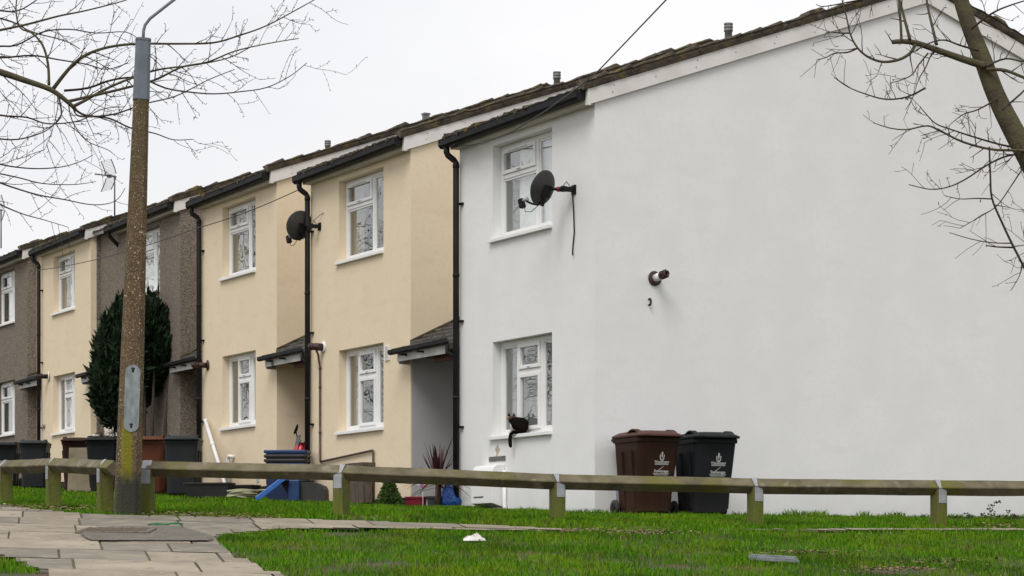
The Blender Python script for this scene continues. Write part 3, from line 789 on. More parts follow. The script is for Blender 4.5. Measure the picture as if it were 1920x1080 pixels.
def grass_points():
    X_, Y_, H_ = [], [], []
    n = 380000
    y = np.sqrt(rng.uniform(18.2 ** 2, 33.5 ** 2, n)); x = rng.uniform(-1, 1, n) * (960 * 1.1 / FPX * y + .2)
    X_.append(x); Y_.append(y)
    n = 70000
    y = rng.uniform(30, 58, n); x = rng.uniform(-1.06, .1, n) * (960 / FPX * y)
    X_.append(x); Y_.append(y)
    x = np.concatenate(X_); y = np.concatenate(Y_)
    # not inside the houses
    du = -(x - D0.x) * SA + (y - D0.y) * CA; dv = (x - D0.x) * CA + (y - D0.y) * SA
    keep = ~((du > -.03) & (dv > STEP * du / 5.8 - .08)) & ~((du > 0) & (dv > STEP * du / 5.8 - .1))
    keep &= ~in_path(x, y)
    x, y = x[keep], y[keep]
    gz = np.array([gn(a, b) for a, b in zip(x, y)])
    px = 960 + FPX * x / y; py = HOR - (gz - CZ) / y * FPX
    dens = np.ones(len(x))
    nz = vnoise(x, y, 1.1, 5.0)
    for cx, cy, rx, ry in DIRT:
        d = ((px - cx) / rx) ** 2 + ((py - cy) / ry) ** 2
        dens *= np.clip((d - .35) * 1.1 + nz * .4, .06, 1)
    dens *= np.clip(.82 + nz * .7, .25, 1)
    k = rng.random(len(x)) < dens
    x, y, gz, px, py, nz = x[k], y[k], gz[k], px[k], py[k], nz[k]
    h = rng.uniform(.03, .062, len(x)) * (1 + .35 * nz)
    bank = (py < 988) & (y < 29) & (px > 380) & (px < 1060)
    h[bank] *= 1.55
    tuft = vnoise(x, y, 3.3, 9.0)
    h *= 1 + np.clip(tuft, 0, 1) * .9
    # rank growth along the walls and posts
    du = -(x - D0.x) * SA + (y - D0.y) * CA; dv = (x - D0.x) * CA + (y - D0.y) * SA
    nearw = ((np.abs(du) < .35) & (dv > -.3))
    h[nearw] *= np.where(vnoise(x[nearw], y[nearw], 1.7, 2) > .08, 1.6, .38)
    return x, y, gz, h, nz
def blades(name, mats, x, y, z, h, wmul=1.0, fr=None):
    n = len(x); a = rng.uniform(0, 2 * np.pi, n); lean = rng.uniform(.1, .75, n) * h; la = rng.uniform(0, 2 * np.pi, n)
    wd = rng.uniform(.0022, .0042, n) * wmul * np.clip(y / 22, 1, 2.2)
    ca, sa = np.cos(a) * wd, np.sin(a) * wd; lx, ly = np.cos(la) * lean, np.sin(la) * lean
    V = np.zeros((n, 5, 3), np.float32)
    V[:, 0] = np.stack([x - ca, y - sa, z - .012], 1); V[:, 1] = np.stack([x + ca, y + sa, z - .012], 1)
    V[:, 2] = np.stack([x - ca * .8 + lx * .35, y - sa * .8 + ly * .35, z + h * .6], 1); V[:, 3] = np.stack([x + ca * .8 + lx * .35, y + sa * .8 + ly * .35, z + h * .6], 1)
    V[:, 4] = np.stack([x + lx, y + ly, z + h * rng.uniform(.8, 1, n)], 1)
    me = bpy.data.meshes.new(name)
    me.vertices.add(n * 5); me.vertices.foreach_set('co', V.ravel())
    b = np.arange(n, dtype=np.int32) * 5
    loops = np.stack([b, b + 1, b + 3, b + 2, b + 2, b + 3, b + 4], 1).ravel().astype(np.int32)
    me.loops.add(n * 7); me.loops.foreach_set('vertex_index', loops)
    st = np.stack([np.arange(n) * 7, np.arange(n) * 7 + 4], 1).ravel().astype(np.int32)
    me.polygons.add(n * 2); me.polygons.foreach_set('loop_start', st)
    try: me.polygons.foreach_set('loop_total', np.tile([4, 3], n).astype(np.int32))
    except Exception: pass
    for m in mats: me.materials.append(m)
    if fr is not None: me.polygons.foreach_set('material_index', np.repeat(fr, 2).astype(np.int32))
    me.update(calc_edges=True); me.validate()
    o = bpy.data.objects.new(name, me); COL.objects.link(o)
    return o
def grass_extra(nt, mp, out):
    out = noise_mix(nt, mp, out, (.125, .215, .006), 1.3, .45, .68, 5)
    out = noise_mix(nt, mp, out, (.032, .088, .006), .9, .50, .72, 5)
    return noise_mix(nt, mp, out, (.16, .15, .035), 2.3, .58, .76, 4)
M_GRASS = mat('grass_blade', (.062, .175, .004), .8, (.088, .215, .006), 6, island=.42, extra=grass_extra, spec=.08)
M_STRAW = mat('dry_grass', (.26, .22, .10), .8, (.18, .15, .06), 6, island=.3)
gx, gy, gz, gh, gnz = grass_points()
kind = (rng.random(len(gx)) < .018).astype(int)
tag(blades('grass', [M_GRASS, M_STRAW], gx, gy, gz, gh, fr=kind), 'short green lawn grass round the path and fence', 'grass', kind='stuff')

# ------------------------------------------------------------------ knee rail fences
def wood_extra(nt, mp, out):
    out = noise_mix(nt, mp, out, (.15, .15, .025), 3.0, .42, .62, 6, (1, 1, .5))
    out = noise_mix(nt, mp, out, (.04, .035, .018), 10, .55, .68, 6, (1, 1, .15))
    return zmask(nt, mp, out, (.10, .125, .012), .12, .42, 6, .2, .75)
M_POST = mat('mossy_post_wood', (.13, .105, .055), .9, (.08, .065, .033), 9, 6, bump=.5, bscale=20, extra=wood_extra)
M_RAIL = mat('weathered_rail_wood', (.165, .142, .088), .9, (.088, .075, .044), 5, 7, bump=.5, bscale=18,
             extra=lambda nt, mp, o: noise_mix(nt, mp, noise_mix(nt, mp, o, (.115, .11, .022), 2.2, .5, .68, 6), (.22, .195, .145), 6, .6, .72, 6))
def fence(label, posts, ends):
    """posts: (px, rail_top_py, depth, post_rot); ends: extra rail end points (px, py, d)"""
    p0 = posts[0]; c = at(p0[0], p0[1], p0[2])
    root = thing('knee_rail_fence', label, 'fence', (c.x, c.y, g(c.x, c.y)), 0, 'low timber knee rail fences beside the path')
    org = Vector((c.x, c.y, g(c.x, c.y)))
    tops = []
    for px, py, d, ex in posts:
        t = at(px, py, d); tops.append(t)
    line = [at(*ends[0])] + tops + [at(*ends[1])] if ends[0] else tops + [at(*ends[1])]
    hw = .082        # half diagonal of the rail
    for k, (px, py, d, ex) in enumerate(posts):
        t = tops[k]; zb = g(t.x, t.y)
        dirv = (tops[min(k + 1, len(tops) - 1)] - tops[max(k - 1, 0)]); dirv.z = 0; dirv.normalize()
        rz = math.atan2(dirv.y, dirv.x) + (ex or 0)
        o = MB(); T = Matrix.Translation((0, 0, 0)); a = .075; b = .06
        zt = t.z - zb
        prof = [(-a, -.3), (a, -.3), (a, zt - hw * .95), (0, zt - 2 * hw + .004), (-a, zt - hw * .95)]
        o.prism([(q[0], q[1]) for q in prof], (-b, 0, 0), (b, 0, 0), Y, Z)
        ob = o.build('post', M_POST, root, bevel=.006)
        ob.location = Vector((t.x, t.y, zb)) - org; ob.rotation_euler = (0, 0, rz)
        s = MB(); th = .004; wz = .028
        h2 = hw + .004; wz = .04
        # strap: down the back, over the rail, down the front of the post
        path = [(-a - th, zt - hw - .16), (-a - th, zt - hw - .01), (-h2, zt - hw + .0), (0, zt + th + .002), (h2, zt - hw), (a + th, zt - hw - .01), (a + th, zt - hw - .16)]
        for (y0, z0), (y1, z1) in zip(path, path[1:]):
            s.add([(-wz * 1.2, y0, z0), (wz * 1.2, y0, z0), (wz * 1.2, y1, z1), (-wz * 1.2, y1, z1),
                   (-wz * 1.2, y0 * .97, z0 - .002), (wz * 1.2, y0 * .97, z0 - .002), (wz * 1.2, y1 * .97, z1 - .002), (-wz * 1.2, y1 * .97, z1 - .002)],
                  [(0, 1, 2, 3), (7, 6, 5, 4), (0, 4, 5, 1), (1, 5, 6, 2), (2, 6, 7, 3), (3, 7, 4, 0)])
        for zz in (zt - hw - .05, zt - hw - .135):
            for xx in (-.018, .018): s.box(xx - .006, xx + .006, -a - th - .004, -a - th, zz - .006, zz + .006)
        s.build('strap', M_METAL, ob)
    for p, q in zip(line, line[1:]):
        d = (q - p); L_ = d.length; d.normalize()
        m = MB(); n = 14; rows = []
        side = Vector((d.y, -d.x, 0)).normalized(); up = side.cross(d) * -1
        if up.z < 0: up = -up
        for k in range(n + 1):
            c = p + d * (L_ * k / n) - org - Vector((0, 0, hw)); gapk = .004 if k in (0, n) else 0
            c = c + d * (gapk if k == 0 else -gapk)
            wob = lambda s_: hw * (1 + .05 * noise.noise(Vector((c.x * 2.3, c.y * 2.3, s_)))) 
            c = c + up * .006 * noise.noise(Vector((c.x * 1.1 + 3, c.y, 7)))
            rows.append([c + up * (hw if k in (0, n) else wob(1)), c + up * .006 + side * wob(2), c - up * .006 + side * wob(2), c - up * wob(3), c - side * wob(4)])
        for a_, b_ in zip(rows, rows[1:]):
            for j in range(5): m.quad(a_[j], a_[(j + 1) % 5], b_[(j + 1) % 5], b_[j])
        m.poly(rows[0][::-1]); m.poly(rows[-1])
        m.build('rail', M_RAIL, root)
    return root
fence('mossy knee rail fence left of the lamp post, running back along the path edge',
      [(-75, 868, 31.2, 0), (10, 863, 29.2, 0), (100, 859, 27.2, 0), (197, 862, 25.5, 0)], [(-150, 872, 33), (214, 863.5, 25.2)])
fence('long knee rail fence right of the lamp post, across the front of the white gable',
      [(277, 864, 25.3, R(4)), (640, 872, 24.9, R(-24)), (1045, 889, 25.1, R(22)), (1416, 897, 25.3, R(20)), (1760, 900.5, 25.4, R(20)), (2110, 903, 25.5, R(20))], [(256, 863.5, 25.35), (2200, 904, 25.5)])

# ------------------------------------------------------------------ lamp post
b_ = gp(238, 964); LD = b_.y
top_ = at(268.5, 75, LD); ax_ = (top_ - b_)
lp = thing('lamp_post', 'leaning exposed aggregate concrete lamp post with grey metal sleeve and curved arm', 'lamp post', b_)
Hh = ax_.length
az_ = ax_.normalized(); axx = (X - az_ * X.dot(az_)).normalized(); ayy = az_.cross(axx)
LM = Matrix((axx, ayy, az_)).transposed().to_4x4() @ Matrix.Rotation(R(13), 4, 'Z')
def octa(w, z, ch=.24):
    c = w * ch; h = w / 2
    return [LM @ Vector((x, y, z)) for x, y in ((h - c, -h), (h, -h + c), (h, h - c), (h - c, h), (-h + c, h), (-h, h - c), (-h, -h + c), (-h + c, -h))]
def agg_extra(nt, mp, out):
    out = speckle(nt, mp, out, (.05, .035, .02), 70, .72)
    out = speckle(nt, mp, out, (.16, .11, .06), 88, .66)
    out = speckle(nt, mp, out, (.30, .245, .17), 95, .88)
    out = speckle(nt, mp, out, (.42, .37, .29), 60, .97)
    out = noise_mix(nt, mp, out, (.09, .075, .03), 2.2, .5, .7, 6, (1, 1, .3))
    # algae streak below the plate, and a tar mark at the foot
    N, L = nt.nodes, nt.links
    sx = N.new('ShaderNodeSeparateXYZ'); L.new(mp.outputs[0], sx.inputs[0])
    def band(v, a, b, e):
        m1 = N.new('ShaderNodeMapRange'); m1.inputs['From Min'].default_value = a - e; m1.inputs['From Max'].default_value = a; L.new(v, m1.inputs[0])
        m2 = N.new('ShaderNodeMapRange'); m2.inputs['From Min'].default_value = b + e; m2.inputs['From Max'].default_value = b; L.new(v, m2.inputs[0])
        mu = N.new('ShaderNodeMath'); mu.operation = 'MULTIPLY'; L.new(m1.outputs[0], mu.inputs[0]); L.new(m2.outputs[0], mu.inputs[1]); return mu.outputs[0]
    no = N.new('ShaderNodeTexNoise'); no.inputs['Scale'].default_value = 14; no.inputs['Detail'].default_value = 5; L.new(mp.outputs[0], no.inputs[0])
    wob = N.new('ShaderNodeMath'); wob.operation = 'MULTIPLY_ADD'; wob.inputs[1].default_value = .06; L.new(no.outputs[0], wob.inputs[0]); L.new(sx.outputs['X'], wob.inputs[2])
    wz = N.new('ShaderNodeMath'); wz.operation = 'MULTIPLY_ADD'; wz.inputs[1].default_value = .3; L.new(no.outputs[0], wz.inputs[0]); L.new(sx.outputs['Z'], wz.inputs[2])
    def apply(out, fx, fz, col):
        mu = N.new('ShaderNodeMath'); mu.operation = 'MULTIPLY'; L.new(fx, mu.inputs[0]); L.new(fz, mu.inputs[1])
        mx = N.new('ShaderNodeMix'); mx.data_type = 'RGBA'; L.new(mu.outputs[0], mx.inputs['Factor']); L.new(out, mx.inputs[6]); mx.inputs[7].default_value = (*col, 1); return mx.outputs[2]
    out = apply(out, band(wob.outputs[0], .0, .095, .02), band(wz.outputs[0], .38, 1.05, .12), (.17, .155, .012))
    out = apply(out, band(wob.outputs[0], -.04, .16, .04), band(wz.outputs[0], -.2, .46, .18), (.022, .022, .022))
    return zmask(nt, mp, out, (.06, .06, .03), .05, .5, 5, .3, .5)
M_AGG = mat('aggregate_concrete', (.125, .084, .043), .95, (.082, .056, .031), 10, 6, bump=.7, bscale=55, extra=agg_extra)
m = MB(); zs_ = [-.4, 0, .9, 1.7, Hh - .62]; ws = [.283, .275, .252, .235, .158]
secs = [octa(w_, z_) for w_, z_ in zip(ws, zs_)]
for a, b in zip(secs, secs[1:]):
    for k in range(8): m.quad(a[k], a[(k + 1) % 8], b[(k + 1) % 8], b[k])
m.poly(secs[-1]); m.build('column', M_AGG, lp, bevel=.006)
m = MB(); s1 = octa(.170, Hh - .63, .2); s2 = octa(.150, Hh, .2)
for k in range(8): m.quad(s1[k], s1[(k + 1) % 8], s2[(k + 1) % 8], s2[k])
m.poly(s2); m.poly(s1[::-1])
s3 = octa(.16, Hh - .012, .2); s4 = octa(.16, Hh + .012, .2)
for k in range(8): m.quad(s3[k], s3[(k + 1) % 8], s4[(k + 1) % 8], s4[k])
m.poly(s4); m.poly(s3[::-1])
m.build('sleeve', mat('blue_grey_paint', (.13, .155, .185), .55, (.10, .12, .145), 6, 6, bump=.05), lp, bevel=.004)
m = MB(); m.smooth = True
arm = [at(x, y, LD) - b_ for x, y in ((268.5, 76), (269, 58), (272, 47), (281, 35), (300, 20), (328, -2), (380, -48), (430, -85), (470, -100))]
m.tube(arm, .0165, 12); ao = m.build('arm', mat('grey_paint', (.19, .20, .22), .5, (.14, .15, .165), 8), lp)
m = MB(); m.smooth = True; e = arm[-1]; m.loft([(-.0, .1, .1, 0, 0, .04), (.03, .5, .2, .2, 0, .08), (.1, .55, .22, .22, 0, .09), (.15, .3, .12, .15, 0, .05)])
hd = m.build('lantern', M_METAL, lp); hd.location = e
# access plate on the front face
PM = Matrix.Translation(b_) ; 
m = MB(); ppx = [(249, 746)]
def front_pt(px, py):
    """point on the post's front face, in the post's local axes"""
    o = Vector((0, 0, CZ)) - b_; d = at(px, py, 1) - Vector((0, 0, CZ)); inv = LM.inverted().to_3x3()
    o, d = inv @ o, inv @ d
    lo, hi = 20.0, 30.0
    t = (-.115 - o.y) / d.y; q = o + d * t; return q
c = front_pt(247.5, 747); c2 = front_pt(250.5, 684); c3 = front_pt(244.5, 810)
hh = (c2 - c3).length / 2; wz = .078
tilt = .252 / 2
def yface(z): return -(.275 + (.158 - .275) * z / (Hh - .62)) / 2
pr = []
for k in range(24):
    a = 2 * math.pi * (k + .5) / 24
    x = wz * math.cos(a); z = wz * math.sin(a) + (hh - wz) * (1 if math.sin(a) > 0 else -1)
    pr.append((c.x + x, c.z + z))
f1 = [LM @ Vector((x, yface(z) - .008, z)) for x, z in pr]; f0 = [LM @ Vector((x, yface(z) + .012, z)) for x, z in pr]
m.poly(f1[::-1]); 
for k in range(24): m.quad(f0[k], f0[(k + 1) % 24], f1[(k + 1) % 24], f1[k])
pl = m.build('access_plate', mat('galvanised_plate', (.27, .30, .31), .6, (.17, .195, .205), 8, 7, bump=.08, metal=.25, stretch=(3, 3, 1)), lp)
m = MB()
for z in (c.z + hh * .83, c.z - hh * .83):
    m.add([LM @ Vector((c.x + x, yface(z) - .0095, z + zz)) for x, zz in ((-.012, -.02), (.012, -.02), (.012, .02), (-.012, .02))], [(0, 1, 2, 3)])
    m.add([LM @ Vector((c.x + x, yface(z) - .0105, z + .02 + zz)) for x, zz in ((-.018, -.01), (.018, -.01), (.018, .01), (-.018, .01))], [(0, 1, 2, 3)])
m.build('keyhole', M_DARK, pl)

# ------------------------------------------------------------------ satellite dishes, aerials, cables
def dish(label, i, px, py, face, off, size=.235, red=False):
    x, z = hl(px, py, i)
    wp = HMAT[i] @ Vector((x, 0, z))
    root = thing('satellite_dish', label, 'satellite dish', wp, HROT, 'satellite dishes on the house fronts')
    br = MB(); br.box(-.05, .05, -.018, -.001, -.06, .06); br.box(-.02, .02, -.16, -.018, -.03, .03); br.smooth = True
    C = Vector(off)
    br.tube([(0, -.12, .0), (0, -.16, .0), C * .55 + Vector((0, -.02, 0)), C], [.024, .024, .02, .018], 10); br.smooth = False
    br.box(-.03, .03, -.19, -.13, -.035, .035)
    bo = br.build('bracket', M_BLACK, root)
    if red:
        rc = MB(); rc.smooth = True; a = C * .5; b = C * .62; rc.tube([a, b], .032, 10); rc.build('red_clip', mat('red_plastic', (.25, .01, .04), .5), bo)
    F = (HMAT[i].to_3x3().inverted() @ Vector(face)).normalized()
    rot = F.to_track_quat('Z', 'Y').to_matrix().to_4x4()
    T = Matrix.Translation(C) @ rot
    n = 40; rings = [0, .3, .6, .85, 1.0]; dm = MB(); dm.smooth = True; vs = []
    for r in rings:
        for k in range(n):
            a = 2 * math.pi * k / n; ct, st = math.cos(a), math.sin(a)
            rx = size * (1.0 - .04 * abs(math.sin(2 * a))); ry = size * (.99 if st > 0 else 1.02)
            vs.append(T @ Vector((rx * r * ct, ry * r * st, .07 * r * r)))
    for r in (1.0, .95, .5, 0):
        for k in range(n):
            a = 2 * math.pi * k / n
            vs.append(T @ Vector((size * 1.02 * r * math.cos(a) if r == 1 else size * r * math.cos(a), size * (1.02 if r == 1 else 1) * r * math.sin(a), .07 * r * r - .012)))
    fs = []
    for q in range(len(rings) + 3):
        for k in range(n): fs.append((q * n + k, q * n + (k + 1) % n, (q + 1) * n + (k + 1) % n, (q + 1) * n + k))
    dm.add(vs, fs); do = dm.build('reflector', mat('dark_dish_mesh', (.035, .034, .034), .6, (.05, .048, .045), 5), root)
    bk = MB(); bk.box(-.05, .05, -.11, .05, -.05, -.01, T); bk.box(-.02, .02, -size * 1.0, -.1, -.022, .0, T); bk.build('back_plate', M_BLACK, do)
    # arm to the LNB
    e = T @ Vector((0, -size * 1.0, .06)); f = T @ Vector((0, -size * .98, .30)); mid = T @ Vector((0, -size * 1.04, .17))
    ar = MB(); ar.smooth = True; ar.tube([T @ Vector((0, -size * .8, .03)), e, mid, f], .014, 8); aro = ar.build('arm', M_BLACK, root)
    lb = MB(); lb.smooth = True
    zz = (C - f).normalized(); Tl = Matrix.Translation(f) @ zz.to_track_quat('Z', 'Y').to_matrix().to_4x4()
    lb.lathe([(.02, -.05), (.02, .0), (.033, .02), (.033, .045), (.03, .05)], Tl, 14); lo = lb.build('receiver', mat('pale_grey_plastic', (.45, .45, .44), .5), root)
    lc = MB(); lc.box(-.035, .035, -.085, .035, -.085, -.02, Tl); lc.build('receiver_box', M_BLACK, lo, bevel=.006)
    cb = MB(); cb.smooth = True
    g0 = f + Vector((0, 0, -.08)); cb.tube([g0, g0 + Vector((.02, 0, -.07)), (g0 + e) / 2 + Vector((0, 0, -.08)), e + Vector((0, 0, -.01))], .005, 6)
    s0 = C * .5; cb.tube([s0, s0 * .6 + Vector((0, 0, .09)), Vector((.0, -.12, .1)), Vector((0, -.03, .0))], .005, 6)
    if red: cb.tube([(.005, -.03, -.05), (.015, -.02, -.3), (.02, -.015, -.55), (-.015, -.015, -.72), (-.015, -.02, -.80), (.01, -.03, -.835)], .0095, 6)
    else: cb.tube([(0, -.1, .1), (.05, -.03, .17), (.16, -.01, .2)], .005, 6)
    cb.build('cable', M_BLACK, root)
    return root
dish('round black satellite dish on the white front, loose cable hanging below it', 0, 1077, 356, (-.74, .62, .34), (-.10, -.36, .0), .225, True)
dish('round brown-black satellite dish beside the downpipe of the cream house', 1, 600, 425, (-.55, .78, .3), (-.36, -.17, .045), .235)

def aerial(label, base, htop, yaw):
    root = thing('tv_aerial', label, 'aerial', base, yaw, 'television aerials on the roofs')
    m = MB(); m.smooth = True; m.tube([(0, 0, -.15), (0, 0, htop + .03)], .018, 8); m.build('mast', mat('dull_aerial_metal', (.10, .10, .10), .5, metal=.4), root)
    m = MB(); z = htop
    m.box(-.55, .05, -.012, .012, z - .012, z + .012); bo = m.build('boom', MATS['dull_aerial_metal'], root)
    e = MB()
    for k in range(5): x = -.52 + k * .08; e.box(x - .005, x + .005, -.06, .06, z - .004, z + .004); e.box(x - .005, x + .005, -.003, .003, z - .03, z + .03)
    e.box(-.2, -.1, -.03, .03, z - .04, z + .03); e.build('directors', MATS['dull_aerial_metal'], bo)
    e = MB()
    for yy in (-.22, .22):
        for sg in (1, -1):
            e.tube([(-.1, yy, z + .03 * sg), (-.14, yy, z + .16 * sg), (-.24, yy, z + .36 * sg)], .012, 6)
    for sg in (1, -1):
        for k in range(11):
            t = k / 10; x = -.1 - .14 * t ** 1.3; zz = z + sg * (.04 + .32 * t); e.tube([(x, -.22, zz), (x, .22, zz)], .0035, 4)
    e.build('reflector', MATS['dull_aerial_metal'], root)
    return root
pr = HMAT[4] @ Vector((-.3, 4.9, rtop(4.9)))
ba = at(215, 400, 57.0); aerial('television aerial with a grid reflector on a mast beside the lamp post', ba, at(212, 331, 57.0).z - ba.z, R(42))
bb_ = at(2, 455, 64.0); aerial('television aerial on the farthest roof at the left edge', bb_, at(2, 394, 64.0).z - bb_.z, R(60))

def cable(name, label, pts, r):
    m = MB(); m.smooth = True
    P_ = [Vector(p) for p in pts]; out = []
    for a, b in zip(P_, P_[1:]):
        for k in range(6): out.append(a.lerp(b, k / 6))
    out.append(P_[-1]); m.tube(out, r, 6)
    return tag(m.build(name, mat('cable_' + name, (.05, .05, .05), .6)), label, 'cable', 'overhead telephone cables')
hp = HMAT[0] @ Vector((-HW[0] + .1, -.14, EZ - .02))
def sag(a, b, s, n=14):
    return [a.lerp(b, k / n) - Vector((0, 0, 4 * s * (k / n) * (1 - k / n))) for k in range(n + 1)]
c0 = hp; c1 = at(1115, 140, 28.0); c2 = at(1262, -14, 24.0); c3 = at(1500, -330, 14)
cable('telephone_cable', 'thin telephone cable rising from the white house gutter up into the sky',
      [c0, at(905, 268, 32.0), at(960, 247, 31.0), at(1020, 210, 30.0), at(1070, 174, 29.0), c1, at(1180, 72, 26.3), c2, at(1330, -92, 21), c3], .0085)
q1 = HMAT[1] @ Vector((-HW[1] - .05, -.16, EZ - .1)); q2 = HMAT[4] @ Vector((-2.9, -.3, 4.75))
cable('house_front_cable', 'thin telephone cable strung along the fronts of the cream and brown houses', sag(q1, HMAT[2] @ Vector((-HW[2] + .1, -.2, 4.75)), .05) + sag(HMAT[2] @ Vector((-HW[2] + .1, -.2, 4.75)), q2, .10)[1:] + [HMAT[4] @ Vector((-HW[4], -.2, 4.7))], .008)

# ------------------------------------------------------------------ wheelie bins
M_BINBROWN = mat('brown_bin_plastic', (.034, .0125, .006), .6, (.026, .010, .005), 3, spec=.2, bump=.04, bscale=40, extra=lambda nt, mp, o: zmask(nt, mp, o, (.06, .035, .02), .0, .3, 6, .3, .6))
M_BINBLACK = mat('black_bin_plastic', (.009, .0105, .013), .6, (.012, .014, .016), 3, spec=.2, bump=.04, bscale=40, extra=lambda nt, mp, o: zmask(nt, mp, o, (.028, .026, .024), .0, .3, 6, .3, .6))
M_BINOLD = mat('faded_bin_plastic', (.024, .028, .031), .6, (.019, .022, .025), 3, spec=.25, bump=.04)
M_BINORANGE = mat('russet_bin_plastic', (.115, .038, .018), .65, (.085, .028, .014), 4, spec=.2)
M_RUBBER = mat('rubber', (.03, .03, .028), .9, (.06, .055, .05), 12)
M_INK = mat('white_print', (.62, .62, .60), .6, (.5, .5, .48), 40)
M_INKG = mat('grey_print', (.42, .42, .40), .6)
def wheelie_bin(loc, rz, m, label, logo=False, sc=1.0, group='wheelie bins along the terrace', lidm=None, name='wheelie_bin', pad=False):
    root = thing(name, label, 'bin', loc, rz, group)
    root.scale = (sc, sc, sc)
    b = MB(); b.smooth = False
    b.loft([(.02, .46, .50, 0, .06, .06), (.05, .48, .52, 0, .05, .07), (.5, .53, .62, 0, .02, .07), (.86, .565, .69, 0, .0, .06), (.90, .57, .70, 0, 0, .06), (.905, .60, .73, 0, 0, .05), (.955, .605, .735, 0, 0, .05), (.96, .57, .70, 0, 0, .05)], 5)
    # side handling recess ribs and front panel line
    for sx in (-1, 1):
        for yy in (-.12, .14):
            T = Matrix.Translation((sx * .268, yy, .45)) @ Matrix.Rotation(R(4.5) * sx, 4, 'Y')
            b.box(-.012, .012, -.05, .05, -.36, .34, T)
    b.box(-.19, .19, -.312, -.30, .30, .302)
    bo = b.build('body', m, root, bevel=.004)
    for p in bo.data.polygons: p.use_smooth = False
    l = MB()
    l.loft([(.962, .62, .80, 0, -.02, .06), (.985, .63, .81, 0, -.02, .06), (1.0, .60, .78, 0, -.02, .08), (1.03, .50, .68, 0, -.01, .10), (1.045, .36, .55, 0, 0, .12), (1.05, .2, .35, 0, 0, .1)], 6)
    l.box(-.2, .2, -.455, -.41, .965, .99)
    lo = l.build('lid', lidm or m, root, bevel=.006)
    lp_ = MB(); lp_.smooth = True
    for sx in (-1, 1):
        pts = [(sx * .245, -.33 + .36 * t, .998 + .068 * math.sin(math.pi * t) ** .8) for t in [k / 10 for k in range(11)]]
        for a_, b__ in zip(pts, pts[1:]):
            lp_.add([(a_[0] - .035, a_[1], a_[2] - .02), (a_[0] + .035, a_[1], a_[2] - .02), (a_[0] + .03, a_[1], a_[2]), (a_[0] - .03, a_[1], a_[2]),
                     (b__[0] - .035, b__[1], b__[2] - .02), (b__[0] + .035, b__[1], b__[2] - .02), (b__[0] + .03, b__[1], b__[2]), (b__[0] - .03, b__[1], b__[2])],
                    [(0, 4, 5, 1), (1, 5, 6, 2), (2, 6, 7, 3), (3, 7, 4, 0), (0, 1, 2, 3), (4, 7, 6, 5)])
    lp_.build('lid_handle', lidm or m, lo)
    h = MB(); h.smooth = True; h.tube([(-.27, .36, .93), (-.27, .42, .95), (.27, .42, .95), (.27, .36, .93)], .016, 8)
    for xx in (-.2, 0, .2): h.tube([(xx, .34, .90), (xx, .42, .95)], .018, 8)
    h.build('handle', m, root)
    for sx in (-1, 1):
        wh = MB(); wh.smooth = True
        T = Matrix.Translation((sx * .285, .30, .10)) @ Matrix.Rotation(R(90), 4, 'Y')
        wh.lathe([(.06, -.022), (.085, -.026), (.10, -.015), (.10, .015), (.085, .026), (.06, .022)], T, 22); wo = wh.build('wheel', M_RUBBER, root)
        hb = MB(); hb.smooth = True; hb.lathe([(.055, -.023), (.055, .023)], T, 16); hb.build('hub', M_BLACK, wo)
    axm = MB(); axm.smooth = True; axm.tube([(-.27, .30, .10), (.27, .30, .10)], .012, 8); axm.build('axle', M_METAL, root)
    if logo:
        # front face leans outward towards the top: y(z)
        fy = lambda z: -.29 + (-.345 + .29) * (z - .5) / .36 - .004
        tl = math.atan((.345 - .29) / .36)
        RX = (R(90) + tl, 0, 0)
        e = MB()
        n = 14; cx, cz = .045, .70
        ring = []
        def pt(x, z, o_=.0): return (x, fy(z) - .001 - o_, z)
        for k in range(n + 1):
            a = math.pi + math.pi * k / n
            ring.append((math.cos(a), math.sin(a)))
        ro, ri = .030, .020
        outl = [(cx - ro * 1.1, cz + .045)] + [(cx + ro * c_, cz + ro * s_) for c_, s_ in ring] + [(cx + ro * 1.1, cz + .045)]
        inl = [(cx - ri * 1.1, cz + .045)] + [(cx + ri * c_, cz + ri * s_) for c_, s_ in ring] + [(cx + ri * 1.1, cz + .045)]
        for k in range(len(outl) - 1): e.quad(pt(*outl[k]), pt(*outl[k + 1]), pt(*inl[k + 1]), pt(*inl[k]))
        e.poly([pt(cx - .012 + .0, cz + .068), pt(cx - .006, cz + .01), pt(cx + .006, cz + .01), pt(cx + .012, cz + .068)])
        e.poly([pt(cx + .013 * math.cos(a), cz + .068 + .013 * math.sin(a), .0005) for a in [k * math.pi / 6 for k in range(12)]])
        e.poly([pt(cx + .007 * math.cos(a), cz - .008 + .007 * math.sin(a), .0005) for a in [k * math.pi / 6 for k in range(12)]])
        # swoosh over the lower word
        e.quad(pt(cx - .055, .545), pt(cx - .04, .545), pt(cx + .035, .605), pt(cx + .03, .606))
        e.quad(pt(cx - .115, .508), pt(cx + .115, .508), pt(cx + .115, .514), pt(cx - .115, .514))
        e.build('emblem', M_INK, root)
        text_mesh('WasteAware', .040, M_INK, root, (cx, fy(.652) - .0012, .645), RX, sx=.95)
        g2 = MB()
        for zz in (.620, .632): g2.quad(pt(cx - .095, zz), pt(cx + .095, zz), pt(cx + .095, zz + .008), pt(cx - .095, zz + .008))
        g2.build('small_print', M_INKG, root)
        text_mesh('Stevenage', .052, M_INK, root, (cx, fy(.53) - .0012, .526), RX, sx=.97)
        text_mesh('BOROUGH COUNCIL', .020, M_INK, root, (cx, fy(.50) - .0012, .489), RX, sx=1.0)
    return root
def loc_px(px, d, dz=0.0):
    x = (px - 960) / FPX * d
    return Vector((x, d, g(x, d) + dz))
